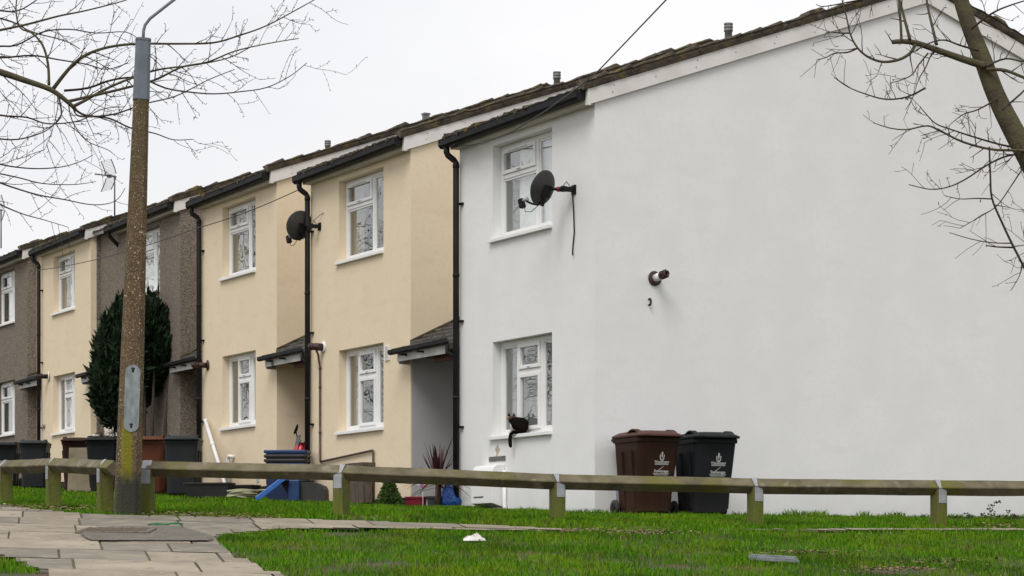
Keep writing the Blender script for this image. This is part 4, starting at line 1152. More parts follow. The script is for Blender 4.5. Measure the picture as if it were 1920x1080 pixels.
wheelie_bin(loc_px(1212, 29.72, .0), HROT + R(90) - R(4), M_BINBROWN, 'brown wheelie bin with white council print against the white gable', True, group='wheelie bins by the white gable', lidm=mat('brown_lid_plastic', (.075, .032, .022), .5, (.06, .025, .017), 4, spec=.25))
wheelie_bin(loc_px(1321, 30.0, .0), HROT + R(90) - R(9), M_BINBLACK, 'black wheelie bin with white council print beside the brown bin at the gable', True, group='wheelie bins by the white gable')
BF = HROT
wheelie_bin(loc_px(344, 41.8), BF + R(62), M_BINOLD, 'faded grey-black wheelie bin beside the white leaning pipe and conifer')
wheelie_bin(loc_px(283, 43.2), BF + R(58), M_BINORANGE, 'russet brown wheelie bin just right of the concrete lamp post')
wheelie_bin(loc_px(197, 45.0), BF + R(58), M_BINBLACK, 'black wheelie bin left of the lamp post with a cat lying on its lid')
wheelie_bin(loc_px(147, 47.2), BF + R(66), M_BINBROWN, 'dirty brown wheelie bin with a grey board leaning on its front')
wheelie_bin(loc_px(66, 50.5), BF + R(64), M_BINOLD, 'black wheelie bin standing clear in front of the pale cream house', sc=.97)
wheelie_bin(loc_px(12, 54.0), BF + R(64), M_BINBLACK, 'low black wheelie bin cut by the left edge of the view', sc=.95)
# board leaning on the brown bin
c = loc_px(151, 46.2)
m = MB(); T = Matrix.Rotation(R(-7), 4, 'X'); m.box(-.26, .26, -.02, .02, 0, .86, T)
o = m.build('board', mat('dirty_board', (.23, .195, .14), .9, (.15, .13, .07), 3, 7, bump=.3), bevel=.004); o.location = c; o.rotation_euler = (0, 0, R(-8))
tag(o, 'dirty tan board leaning on the front of the brown bin', 'board')
# blue torn sticker scraps hang on the cat's bin
# ------------------------------------------------------------------ front garden clutter
c = loc_px(418, 41.3)
# white pipe leaning on the cream wall
pA = at(385, 788, 43.2); pB = at(428, 908, 41.5); pB.z = g(pB.x, pB.y) + .02
m = MB(); m.smooth = True; m.tube([pA, pB], .034, 12); m.tube([pA.lerp(pB, .30), pA.lerp(pB, .345)], .042, 12); m.tube([pA + (pA - pB).normalized() * .0, pA.lerp(pB, .02)], .040, 12)
tag(m.build('plastic_pipe', M_PVC), 'white plastic pipe leaning against the cream wall beside the grey-black bin', 'pipe')
def trough(label, px, d, w_, dep, h, rz, m_, name='planter', group=None, dz=0):
    m = MB(); m.loft([(0, w_ * .9, dep * .8, 0, 0, .03), (h - .03, w_ * .97, dep * .95, 0, 0, .03), (h - .03, w_ * 1.02, dep * 1.08, 0, 0, .03), (h, w_ * 1.02, dep * 1.08, 0, 0, .03), (h, w_ * .94, dep * .9, 0, 0, .03), (h - .05, w_ * .93, dep * .88, 0, 0, .03)], 3)
    o = m.build(name, m_, bevel=.004); o.location = loc_px(px, d, dz); o.rotation_euler = (0, 0, rz)
    return tag(o, label, 'planter', group)
M_TUB = mat('black_tub_plastic', (.012, .012, .013), .45, (.02, .02, .02), 5)
trough('long black plastic trough on the grass in front of the cream house', 393, 39.8, .80, .34, .25, R(-10), M_TUB, group='black plastic troughs')
trough('second black trough behind the coil of pale hose', 455, 40.6, .55, .3, .22, R(-20), M_TUB, group='black plastic troughs')
# hose coil
m = MB(); m.smooth = True; c = loc_px(456, 39.2, .02); pts = []
for k in range(120):
    a = k / 120 * 2 * math.pi * 4; r_ = .24 + .02 * math.sin(a * 2.3); pts.append(Vector((c.x + r_ * math.cos(a), c.y + r_ * math.sin(a), c.z + .012 + .028 * (k / 30) + .008 * math.sin(a * 3))))
pts += [pts[-1] + Vector((.18, 0, .01)), pts[-1] + Vector((.3, .02, -.06))]
m.tube(pts, .016, 8); tag(m.build('hose', mat('pale_hose', (.36, .37, .22), .6, (.42, .42, .30), 8)), 'coil of pale green garden hose on the grass beside black troughs', 'hose')
# stack of recycling boxes
M_BOXBLUE = mat('blue_box_plastic', (.008, .035, .12), .45, (.010, .045, .14), 4)
M_TOYBLUE = mat('bright_blue_plastic', (.01, .12, .42), .45, (.012, .10, .36), 3)
cb_ = loc_px(539, 38.2)
rzb = R(-4)
m = MB(); m.loft([(0, .58, .42, 0, 0, .05), (.36, .64, .46, 0, 0, .05), (.38, .66, .48, 0, 0, .05)], 4)
o = m.build('storage_crate', mat('navy_crate_plastic', (.008, .02, .07), .5)); o.location = cb_; o.rotation_euler = (0, 0, rzb); tag(o, 'navy plastic crate under the stack of recycling boxes', 'crate')
ztop = at(539, 845, 38.2).z - cb_.z
for k, (mt_, lb) in enumerate([(M_BOXBLUE, 'lowest blue recycling box, bottom of the nested stack by the scooter'), (M_TUB, 'black recycling box second from the bottom of the stack'),
                               (M_TUB, 'black recycling box directly under the top blue box'), (M_BOXBLUE, 'blue recycling box topmost of the nested stack by the scooter')]):
    m = MB(); zt = ztop - .075 * (3 - k) * .95; h_ = .36 if k == 0 else .33
    m.loft([(zt - h_, .56, .38, 0, 0, .05), (zt - .045, .64, .45, 0, 0, .05), (zt - .045, .695, .50, 0, 0, .05), (zt - .02, .70, .505, 0, 0, .05), (zt, .69, .495, 0, 0, .05), (zt, .65, .455, 0, 0, .05), (zt - h_ + .02, .545, .365, 0, 0, .05)], 4)
    o = m.build('recycling_box', mt_); o.location = cb_; o.rotation_euler = (0, 0, rzb + R(random.uniform(-2, 2))); tag(o, lb, 'recycling box', 'nested recycling boxes')
# child's slide
c = loc_px(489, 37.0); rs = thing('toy_slide', 'bright blue plastic toy slide leaning by the recycling boxes', 'slide', c, R(0))
m = MB(); a = Vector((-.03, -.08, .0)); b = Vector((.42, .03, .36)); d = (b - a); n_ = Vector((-d.z, 0, d.x)).normalized(); sd_ = Vector((.2, -1, 0)).normalized()
m.prism([(-.13, 0), (.13, 0), (.13, .07), (.11, .07), (.11, .02), (-.11, .02), (-.11, .07), (-.13, .07)], a, b, sd_, n_)
m.build('chute', M_TOYBLUE, rs, bevel=.006)
m = MB(); m.box(.42, .60, .02, .22, 0, .33); m.build('tower', M_BOXBLUE, rs, bevel=.02)
# black tipped tank
c = loc_px(572, 37.3)
m = MB(); prof = [(-.36, .31), (.16, .30), (.31, .24), (.34, .18), (.345, .0), (-.18, .0)]
m.prism(prof, (0, -.2, 0), (0, .2, 0), X, Z); m.prism([(a * 1.02, .31 + .012 if b > .28 else b) for a, b in [(-.36, .31), (.15, .31), (.15, .29), (-.345, .28)]], (0, -.21, 0), (0, .21, 0), X, Z)
for xx in (-.25, -.07): m.box(xx - .02, xx + .02, -.207, -.2, .24, .275)
o = m.build('water_tank', mat('black_tank_plastic', (.022, .022, .023), .6, (.032, .032, .033), 6), bevel=.025); o.location = c; o.rotation_euler = (0, 0, R(-6)); tag(o, 'black plastic tank tipped on its side below the recycling boxes', 'tank')

# scooter parked in the recess
sroot = thing('scooter', 'red motor scooter parked in the porch recess behind the blue boxes', 'scooter', loc_px(559, 39.3, .0), R(200))
M_RED = mat('red_gloss_paint', (.45, .012, .03), .25, (.40, .01, .02), 4)
SS = at(547, 795, 39.3).z - sroot.location.z      # mirror top
k_ = SS / 1.33; sroot.scale = (k_, k_, k_)
m = MB(); m.smooth = True
for yy in (-.0,): pass
for x in (-.05, .62):
    wh = MB(); wh.smooth = True; T = Matrix.Translation((x * -1, 0, .22)) @ Matrix.Rotation(R(90), 4, 'X')
    wh.lathe([(.13, -.05), (.2, -.055), (.225, -.03), (.225, .03), (.2, .055), (.13, .05)], T, 24); wo = wh.build('wheel', M_RUBBER, sroot)
    hb = MB(); hb.smooth = True; hb.lathe([(.13, -.03), (.13, .03)], T, 20); hb.build('hub', M_METAL, wo)
m.loft([(.30, .22, .30, 0, 0, .08), (.55, .30, .36, -.02, 0, .1), (.78, .26, .34, -.05, 0, .1), (.92, .22, .30, -.06, 0, .09), (.99, .14, .20, -.06, 0, .06)], 5)
m.build('front_fairing', M_RED, sroot)
m = MB(); m.loft([(.18, .6, .26, -.4, 0, .06), (.26, .62, .28, -.4, 0, .06)], 4); m.loft([(.26, .5, .24, -.62, 0, .08), (.5, .62, .3, -.66, 0, .1), (.66, .6, .26, -.66, 0, .1)], 5); m.build('body_panel', M_RED, sroot)
m = MB(); m.loft([(.66, .58, .25, -.66, 0, .1), (.74, .6, .26, -.66, 0, .12), (.77, .5, .2, -.66, 0, .1)], 5); m.build('saddle', M_BLACK, sroot)
m = MB(); m.smooth = True; m.tube([(-.08, -.3, 1.0), (-.04, -.12, .98), (-.04, .12, .98), (-.08, .3, 1.0)], .018, 8); m.tube([(-.08, .2, 1.0), (-.08, .33, 1.0)], .026, 8); m.tube([(-.08, -.2, 1.0), (-.08, -.33, 1.0)], .026, 8)
m.tube([(0, .18, 1.0), (.03, .30, 1.03)], .008, 6); m.build('handlebar', M_BLACK, sroot)
m = MB(); m.smooth = True; m.poly([(.04, -.13, .9), (.04, .13, .9), (.0, .12, 1.08), (-.03, .06, 1.14), (-.03, -.06, 1.14), (.0, -.12, 1.08)]); m.poly([(.034, -.13, .9), (-.006, -.12, 1.08), (-.036, -.06, 1.14), (-.036, .06, 1.14), (-.006, .12, 1.08), (.034, .13, .9)]); m.build('windscreen', mat('smoked_screen', (.10, .11, .12), .2), sroot)
m = MB(); m.smooth = True
m.tube([(-.05, -.12, 1.0), (-.03, -.13, 1.08), (-.02, -.18, 1.14), (-.02, -.21, 1.2)], .011, 6); mo_ = m.build('mirror_stalk', M_BLACK, sroot)
m = MB(); m.smooth = True; T = Matrix.Translation((-.02, -.225, 1.25)) @ Matrix.Rotation(R(-20), 4, 'Z') @ Matrix.Rotation(R(70), 4, 'Y') @ Matrix.Scale(.72, 4, Vector((0, 1, 0)))
m.lathe([(.02, -.03), (.07, -.02), (.095, .0), (.095, .01), (.085, .014)], T, 20); m.build('mirror', M_BLACK, mo_)
m = MB(); m.box(-.35, -.15, -.1, .1, .13, .3); m.smooth = True; m.tube([(-.2, .12, .2), (-.85, .15, .26)], .045, 10); m.build('engine', M_METAL, sroot)

# shrubs, cordyline and pots by the porch
M_CONI = mat('conifer_foliage', (.018, .040, .015), .8, (.008, .018, .008), 4, 5, island=.45, spec=.2)
M_CONI2 = mat('bright_conifer_foliage', (.075, .13, .025), .7, (.05, .095, .02), 6, 5, island=.35, spec=.2)
M_BARKD = mat('dark_bark', (.06, .045, .03), .95, (.035, .028, .02), 12, bump=.5)
def spray_mesh(name, pts, nrm, size, m_, parent, up=.8):
    """many small leaf sprays: pointed quads leaning up and outward"""
    n = len(pts); pts = np.asarray(pts, float); nrm = np.asarray(nrm, float)
    d = nrm * .55 + np.array([0, 0, up]) + rng.normal(0, .35, (n, 3)); d /= np.linalg.norm(d, axis=1)[:, None]
    r_ = rng.normal(0, 1, (n, 3)); s_ = np.cross(d, r_); s_ /= np.linalg.norm(s_, axis=1)[:, None]
    L_ = (size * rng.uniform(.6, 1.5, n))[:, None]; w_ = L_ * .22
    V = np.stack([pts - d * L_ * .3, pts + s_ * w_ + d * L_ * .25, pts + d * L_, pts - s_ * w_ + d * L_ * .25], 1).reshape(-1, 3)
    me = bpy.data.meshes.new(name); F = [tuple(range(4 * k, 4 * k + 4)) for k in range(n)]
    me.from_pydata([tuple(v) for v in V], [], F); me.materials.append(m_); me.update()
    o = bpy.data.objects.new(name, me); COL.objects.link(o); o.parent = parent
    return o
def ell_points(ells, n, org):
    P_, Nn = [], []
    tot = sum(e[3] * e[5] for e in ells)
    for cx, cy, cz, rx, ry, rz_ in ells:
        k = int(n * rx * rz_ / tot)
        v = rng.normal(0, 1, (k, 3)); v /= np.linalg.norm(v, axis=1)[:, None]
        rad = rng.uniform(.55, 1.0, k) ** .6
        lump = np.array([1 + .34 * noise.noise(Vector((a * 3.2 + cx * 5, b * 3.2, c_ * 4 + cz))) for a, b, c_ in v])
        taper = 1 - .35 * np.clip(v[:, 2], 0, 1)
        p = v * (rad * lump)[:, None] * np.array([rx, ry, rz_]); p[:, 0] *= taper; p[:, 1] *= taper
        p += np.array([cx, cy, cz]); P_.append(p); Nn.append(v)
    return np.concatenate(P_) - np.array(org), np.concatenate(Nn)
DC = 46.0
base = loc_px(262, DC)
ct = thing('conifer_tree', 'tall dark green conifer in front of the brown pebbledash house, behind the lamp post', 'tree', base)
def E(px, py, rx, ry, dd=0):
    p = at(px, py, DC + dd); s_ = DC / FPX; return (p.x, p.y, p.z, rx * s_, rx * s_ * .9, ry * s_)
pts, nr = ell_points([E(203, 690, 30, 98, .1), E(225, 655, 32, 92, .2), E(196, 725, 24, 62, -.1), E(250, 640, 34, 84, -.2), E(285, 635, 36, 82, 0), E(316, 640, 26, 62, .1), E(268, 690, 44, 66, .3), E(310, 668, 32, 44, .1), E(222, 765, 22, 50, 0), E(205, 770, 16, 42, 0), E(240, 720, 30, 80, .3)], 26000, base)
spray_mesh('crown', pts, nr, np.where(rng.random(len(pts)) < .14, .17, .085), M_CONI, ct)
m = MB(); m.smooth = True
for px0, px1, py1, rr in ((262, 225, 690, .05), (268, 262, 650, .06), (282, 290, 660, .04), (295, 318, 690, .035), (288, 325, 740, .025), (258, 240, 740, .035), (272, 272, 690, .04)):
    a = loc_px(px0, DC + random.uniform(-.2, .2)) - base; a.z -= .1; b = at(px1, py1, DC + random.uniform(-.2, .2)) - base
    m.tube([a, a.lerp(b, .4) + Vector((random.uniform(-.04, .04), 0, 0)), b], [rr, rr * .8, rr * .4], 8)
m.build('trunk', M_BARKD, ct)
# young conifer
b2 = loc_px(730, 33.6); c2_ = thing('young_conifer', 'small bright green conifer seedling on the grass behind the rail', 'shrub', b2)
n = 2600; t = rng.random(n) ** 1.3; hgt = at(730, 899, 33.6).z - b2.z
rad = .19 * (1 - t) ** .8 * rng.uniform(.3, 1, n) + .005; an = rng.uniform(0, 2 * np.pi, n)
P_ = np.stack([rad * np.cos(an), rad * np.sin(an), .04 + t * hgt], 1); Nn = np.stack([np.cos(an), np.sin(an), np.zeros(n)], 1)
spray_mesh('foliage', P_, Nn, .035, M_CONI2, c2_, up=.5)
m = MB(); m.tube([(0, 0, -.05), (0, 0, hgt * .9)], [.014, .004], 6); m.build('stem', M_BARKD, c2_)
# cordyline
b3 = loc_px(822, 33.2); cpl = thing('cordyline_plant', 'spiky purple cordyline with long arching leaves by the porch', 'plant', b3)
M_CORD = mat('purple_leaf', (.060, .014, .016), .5, (.035, .010, .012), 6, island=.4)
random.seed(21)
m = MB()
zc0 = .32
for k in range(74):
    a = random.uniform(0, 2 * math.pi); el = R(random.choice([80, 70, 60, 45, 30, 15, 5]) + random.uniform(-8, 8)); Ln = random.uniform(.42, .70)
    d = Vector((math.cos(a) * math.cos(el), math.sin(a) * math.cos(el), math.sin(el))); p = Vector((0, 0, zc0 + random.uniform(-.05, .08))); s_ = d.cross(Z)
    s_ = s_.normalized() if s_.length > .01 else X
    prev = None; n = 7
    for j in range(n + 1):
        t_ = j / n; wd = .017 * (math.sin(math.pi * min(1, t_ * .9 + .12)) ** .7) if j < n else .001
        q = p + d * (Ln * t_) - Vector((0, 0, (Ln * t_) ** 2 * (.75 if el < R(55) else .12)))
        cur = (q - s_ * wd, q + Vector((0, 0, -.004)), q + s_ * wd)
        if prev: m.quad(prev[0], prev[1], cur[1], cur[0]); m.quad(prev[1], prev[2], cur[2], cur[1])
        prev = cur
m.build('leaves', M_CORD, cpl)
m = MB(); m.smooth = True; m.tube([(0, 0, -.05), (0, 0, zc0 + .05)], [.05, .04], 10); m.build('stem', M_BARKD, cpl)
trough('raspberry red planter trough at the foot of the porch wall', 780, 33.9, .29, .18, .14, R(-20), mat('red_planter_plastic', (.20, .008, .025), .6), group='planters by the porch')
trough('dark slate planter under the spiky purple cordyline', 826, 33.3, .36, .22, .16, R(-15), mat('slate_planter_plastic', (.035, .04, .042), .5), group='planters by the porch')
# toy windmill
c = loc_px(793, 33.7); tw = thing('toy_windmill', 'multicoloured toy windmill on a stick beside the cordyline', 'toy', c)
zt = at(795, 904, 33.7).z - c.z
m = MB(); m.tube([(0, 0, -.03), (0, 0, zt)], .005, 6); m.build('stick', M_PVC, tw)
for k, cc in enumerate([(.5, .05, .05), (.6, .25, .02), (.05, .1, .5), (.7, .7, .72), (.35, .05, .3), (.6, .45, .05)]):
    a = k * math.pi / 3; m = MB(); e1 = Vector((math.cos(a), -.02, math.sin(a))); e2 = Vector((math.cos(a + .8), -.12, math.sin(a + .8)))
    c_ = Vector((0, -.02, zt)); A_ = [c_, c_ + e1 * .085, c_ + e2 * .07 + e1 * .02]; m.poly(A_); m.poly([p + Vector((0, .004, 0)) for p in A_[::-1]]); m.build('sail', mat('sail_%d' % k, cc, .4), tw)
# blue sack
m = MB(); m.smooth = True; secs = []
for k, (z, w_, d_) in enumerate([(0, .26, .2), (.1, .27, .21), (.22, .22, .18), (.32, .16, .13), (.36, .07, .06), (.40, .10, .08)]): secs.append((z, w_, d_, .02 * math.sin(k * 2), 0, .08))
m.loft(secs, 6); o = m.build('sack', mat('blue_sack_plastic', (.012, .085, .34), .35, (.008, .06, .26), 14, bump=1.0, bscale=22)); o.location = loc_px(845, 33.2); tag(o, 'blue plastic sack tied at the neck beside the black downpipe', 'sack')

# weeds by the gable
random.seed(31)
M_WEED = mat('weed_leaf', (.045, .075, .025), .7, (.03, .05, .02), 8, island=.4); M_STEM = mat('weed_stem', (.09, .06, .035), .8)
def weed(label, px, d, hs):
    c = loc_px(px, d); root = thing('bramble', label, 'weed', c, 0, 'weeds growing at the foot of the gable')
    st, lf = MB(), MB(); st.smooth = True
    for dx, h, bend in hs:
        pts = []; 
        for k in range(7):
            t_ = k / 6; pts.append(Vector((dx * .25 + dx * .75 * t_ + bend * t_ * t_, random.uniform(-.01, .01), -.03 + h * (t_ if bend == 0 else math.sin(t_ * 1.9) / .95))))
        st.tube(pts, .0035, 5)
        for k in range(2, 7):
            for sgn in (-1, 1):
                if random.random() < .2: continue
                p = pts[k]; L_ = random.uniform(.025, .05); a = Vector((sgn * 1.0, random.uniform(-.6, .6), random.uniform(-.1, .7))).normalized(); s_ = a.cross(Vector((0, 1, .3))).normalized() * L_ * .35
                lf.add([p, p + a * L_ * .5 + s_, p + a * L_, p + a * L_ * .5 - s_], [(0, 1, 2, 3)])
    st.build('stem', M_STEM, root); lf.build('leaves', M_WEED, root)
weed('tall arching bramble shoot with dark leaves against the white gable', 1855, 30.5, [(-.0, .22, -.0), (.03, .26, .12), (.06, .15, 0), (-.08, .12, 0), (.12, .10, .0)])
weed('low bushy weed patch right of the tall bramble against the gable', 1890, 30.6, [(0, .16, 0), (.07, .12, 0), (.12, .1, 0), (-.06, .1, 0), (.18, .08, 0)])
weed('small leafy weed between the last post and the tall bramble', 1812, 30.5, [(0, .12, 0), (-.12, .08, 0), (.06, .10, 0), (-.2, .07, 0)])

# ------------------------------------------------------------------ litter
def litter(name, label, cat, px, py, size, m_, seed, flat=.25):
    c = gp(px, py); random.seed(seed); m = MB(); m.smooth = True; n = 18; rows = []
    for j in range(6):
        t_ = j / 5 * math.pi / 2; rows.append([(size[0] * math.cos(t_) * (1 + .9 * noise.noise(Vector((math.cos(a) * 2.6, math.sin(a) * 2.6, seed + j * .3)))) * math.cos(a), size[1] * math.cos(t_) * (1 + .3 * noise.noise(Vector((math.cos(a) * 2, math.sin(a) * 2, seed + 9)))) * math.sin(a),
                    size[2] * math.sin(t_) * (1 + 1.3 * noise.noise(Vector((math.cos(a) * 3.4, math.sin(a) * 3.4, seed + j * .6))))) for a in [2 * math.pi * k / n for k in range(n)]])
    for a, b in zip(rows, rows[1:]):
        for k in range(n): m.quad(a[k], a[(k + 1) % n], b[(k + 1) % n], b[k])
    o = m.build(name, m_); o.location = c + Vector((0, 0, .02)); return tag(o, label, cat)
litter('crumpled_bag', 'crumpled white plastic bag lying on the front lawn', 'litter', 889, 1018, (.105, .07, .042), mat('white_bag', (.72, .70, .66), .6, (.6, .58, .52), 14), 3)
o = MB(); T = Matrix.Rotation(R(3), 4, 'Y') @ Matrix.Rotation(R(8), 4, 'X'); o.box(-.21, .21, -.1, .1, 0, .012, T); o.box(-.2, .2, -.09, -.07, .012, .03, T); o.box(-.2, .2, .07, .09, .012, .03, T)
o = o.build('metal_sheet', mat('dull_sheet_metal', (.30, .32, .34), .45, (.2, .22, .23), 12, metal=.3)); c = gp(1450, 1057); o.location = c + Vector((0, 0, .032)); tag(o, 'flat grey metal plate lying in the grass at the front right', 'scrap')
o = MB(); o.smooth = True; c = gp(310, 988); o.tube([(-.17, 0, .01), (-.08, .02, .025), (.02, -.02, .012), (.1, .02, .03), (.17, .01, .015)], .008, 6); o.tube([(-.1, -.03, .012), (.0, .03, .02), (.12, -.01, .02)], .007, 6)
o = o.build('twine', mat('green_twine', (.02, .16, .06), .6)); o.location = c + Vector((0, 0, .012)); tag(o, 'scrap of bright green twine on the paving', 'litter')
# cut weeds and leaf litter along the path edge
random.seed(77); lf = MB()
for k in range(2600):
    px, py = random.choice([(700, 975), (1085, 998), (120, 957), (60, 951), (1690, 1072), (330, 967), (1880, 989), (1210, 1002), (1500, 1040), (450, 972), (1780, 1058)]); px += random.gauss(0, 45); py += random.gauss(0, 2.2)
    if py > 1078 or py < 948: continue
    p = gp(px, py); a = random.random() * 6.28; s_ = random.uniform(.008, .026); t_ = random.uniform(-.5, .5)
    e1 = Vector((math.cos(a), math.sin(a), t_ * .5)) * s_; e2 = Vector((-math.sin(a), math.cos(a), random.uniform(-.5, .5))) * s_ * .6
    p = p + Vector((0, 0, random.uniform(.02, .035))); lf.add([p - e1, p + e2, p + e1, p - e2], [(0, 1, 2, 3)])
tag(lf.build('leaf_litter', mat('dead_leaves', (.14, .085, .045), .9, (.24, .18, .10), 9, island=.5)), 'scattered dead leaves along the path edge and bare soil', 'leaves', kind='stuff')

# ------------------------------------------------------------------ cats
def skin_body(name, verts, edges, radii, m_, parent, root_i=0, sub=2):
    me = bpy.data.meshes.new(name); me.from_pydata(verts, edges, []); o = bpy.data.objects.new(name, me); COL.objects.link(o)
    o.modifiers.new('skin', 'SKIN'); ss = o.modifiers.new('sub', 'SUBSURF'); ss.levels = sub; ss.render_levels = sub
    for k, r_ in enumerate(radii):
        sv = me.skin_vertices[0].data[k]; sv.radius = (r_, r_) if not isinstance(r_, tuple) else r_; sv.use_root = (k == root_i)
    apply_mods(o); o.data.name = name
    o.data.materials.clear(); o.data.materials.append(m_)
    for p in o.data.polygons: p.use_smooth = True
    o.parent = parent
    return o
def patch_mat(name, base, patches, rough=.9):
    """fur: base colour with large ellipsoid patches (centre, radii, colour) in object space"""
    def ex(nt, mp, out):
        N, L = nt.nodes, nt.links
        for (c, r, col) in patches:
            vs_ = N.new('ShaderNodeVectorMath'); vs_.operation = 'SUBTRACT'; vs_.inputs[1].default_value = c; L.new(mp.outputs[0], vs_.inputs[0])
            vd = N.new('ShaderNodeVectorMath'); vd.operation = 'DIVIDE'; vd.inputs[1].default_value = r; L.new(vs_.outputs[0], vd.inputs[0])
            ln = N.new('ShaderNodeVectorMath'); ln.operation = 'LENGTH'; L.new(vd.outputs[0], ln.inputs[0])
            no = N.new('ShaderNodeTexNoise'); no.inputs['Scale'].default_value = 40; L.new(mp.outputs[0], no.inputs[0])
            ad = N.new('ShaderNodeMath'); ad.operation = 'MULTIPLY_ADD'; ad.inputs[1].default_value = .5; L.new(no.outputs[0], ad.inputs[0]); L.new(ln.outputs['Value'], ad.inputs[2])
            mr = N.new('ShaderNodeMapRange'); mr.inputs['From Min'].default_value = 1.3; mr.inputs['From Max'].default_value = 1.15; L.new(ad.outputs[0], mr.inputs[0])
            mx = N.new('ShaderNodeMix'); mx.data_type = 'RGBA'; L.new(mr.outputs[0], mx.inputs['Factor']); L.new(out, mx.inputs[6]); mx.inputs[7].default_value = (*col, 1); out = mx.outputs[2]
        return out
    return mat(name, base, rough, tuple(c * .6 for c in base), 30, extra=ex, bump=.5, bscale=120, spec=.03)
# sitting cat on the sill: local x along the sill to the right, y into the window, z up
xs_, zs_ = hl(975, 812, 0, -.0)
zs_ = 1.089
wp = HMAT[0] @ Vector((xs_, .035, zs_))
cat1 = thing('cat', 'black and white cat sitting on the white sill with its tail hanging down', 'cat', wp, HROT, 'cats in front of the houses'); cat1.scale = (1.14, 1.14, 1.14)
cm = patch_mat('black_white_fur', (.010, .008, .007), [((-.155, -.085, .05), (.07, .075, .075), (.66, .62, .56)), ((-.205, -.06, .13), (.03, .06, .045), (.45, .36, .28)), ((-.16, -.04, .205), (.028, .05, .05), (.10, .05, .022))])
V = [(.06, .0, .075), (.02, -.0, .11), (-.06, -.01, .125), (-.13, -.025, .135), (-.165, -.03, .165), (-.195, -.04, .178), (-.228, -.05, .168),   # 0-6 spine to muzzle
     (-.15, -.045, .07), (-.165, -.06, .02), (-.195, -.075, .012),     # front leg 7-9
     (-.14, .01, .07), (-.15, .0, .018), (-.185, -.005, .012),    # front leg 10-12
     (.06, -.045, .05), (.0, -.065, .022), (-.055, -.07, .014),  # hind leg 13-15
     (.08, -.02, .05), (.03, -.075, .03), (-.04, -.105, .022), (-.09, -.108, -.01), (-.10, -.11, -.07), (-.085, -.112, -.13), (-.07, -.112, -.16)]   # tail 16-22
Ed = [(0, 1), (1, 2), (2, 3), (3, 4), (4, 5), (5, 6), (3, 7), (7, 8), (8, 9), (3, 10), (10, 11), (11, 12), (0, 13), (13, 14), (14, 15), (0, 16), (16, 17), (17, 18), (18, 19), (19, 20), (20, 21), (21, 22)]
Rr = [.085, .095, .082, .062, .05, .055, .022, .034, .022, .02, .034, .022, .02, .045, .026, .018, .03, .02, .021, .022, .024, .024, .014]
body = skin_body('body', V, Ed, Rr, cm, cat1)
er = MB()
for yy in (-.075, -.01):
    er.add([(-.185, yy - .022, .215), (-.205, yy + .018, .215), (-.172, yy + .02, .215), (-.188, yy + .0, .262)], [(0, 1, 3), (1, 2, 3), (2, 0, 3)])
er.build('ears', cm, cat1)
ey = MB(); ey.smooth = True
for yy in (-.073, -.023): ey.lathe([(.002, -.006), (.008, -.003), (.009, .001), (.006, .006)], Matrix.Translation((-.236, yy, .19)) @ Matrix.Rotation(R(-90), 4, 'Y'), 10)
ey.build('eyes', mat('cat_eye', (.16, .15, .03), .2), cat1)
# lying cat on the bin
bl = loc_px(197, 45.0); cl = Vector((bl.x + .06, bl.y - .18, bl.z + 1.035))
cat2 = thing('cat', 'white and tabby cat lying curled on the black bin lid beside the lamp post', 'cat', cl, R(0), 'cats in front of the houses')
cm2 = patch_mat('tabby_white_fur', (.62, .58, .53), [((-.13, -.02, .10), (.10, .14, .09), (.10, .07, .05)), ((.08, -.05, .155), (.05, .05, .03), (.09, .065, .05)), ((-.05, -.13, .06), (.05, .05, .05), (.07, .05, .04))])
V = [(-.17, .03, .07), (-.09, .05, .085), (.0, .03, .085), (.06, -.02, .09), (.085, -.07, .105), (.09, -.115, .095),
     (.03, -.08, .03), (-.02, -.13, .025), (.11, -.06, .03), (.10, -.14, .025), (-.17, -.03, .035), (-.12, -.11, .025), (-.23, .0, .04), (-.26, -.09, .03), (-.2, -.15, .025), (-.12, -.165, .02)]
Ed = [(0, 1), (1, 2), (2, 3), (3, 4), (4, 5), (3, 6), (6, 7), (3, 8), (8, 9), (0, 10), (10, 11), (0, 12), (12, 13), (13, 14), (14, 15)]
Rr = [.075, .085, .078, .055, .058, .026, .026, .022, .026, .022, .04, .024, .03, .024, .024, .016]
skin_body('body', V, Ed, Rr, cm2, cat2)
er = MB()
for xx in (.05, .125): er.add([(xx - .022, -.075, .145), (xx + .022, -.075, .145), (xx, -.05, .145), (xx, -.068, .195)], [(0, 1, 3), (1, 2, 3), (2, 0, 3)])
er.build('ears', cm2, cat2)
ey = MB(); ey.smooth = True
for xx in (.068, .112): ey.lathe([(.002, -.006), (.009, -.003), (.009, .001), (.006, .006)], Matrix.Translation((xx, -.132, .118)) @ Matrix.Rotation(R(90), 4, 'X'), 10)
ey.build('eyes', MATS['cat_eye'], cat2)

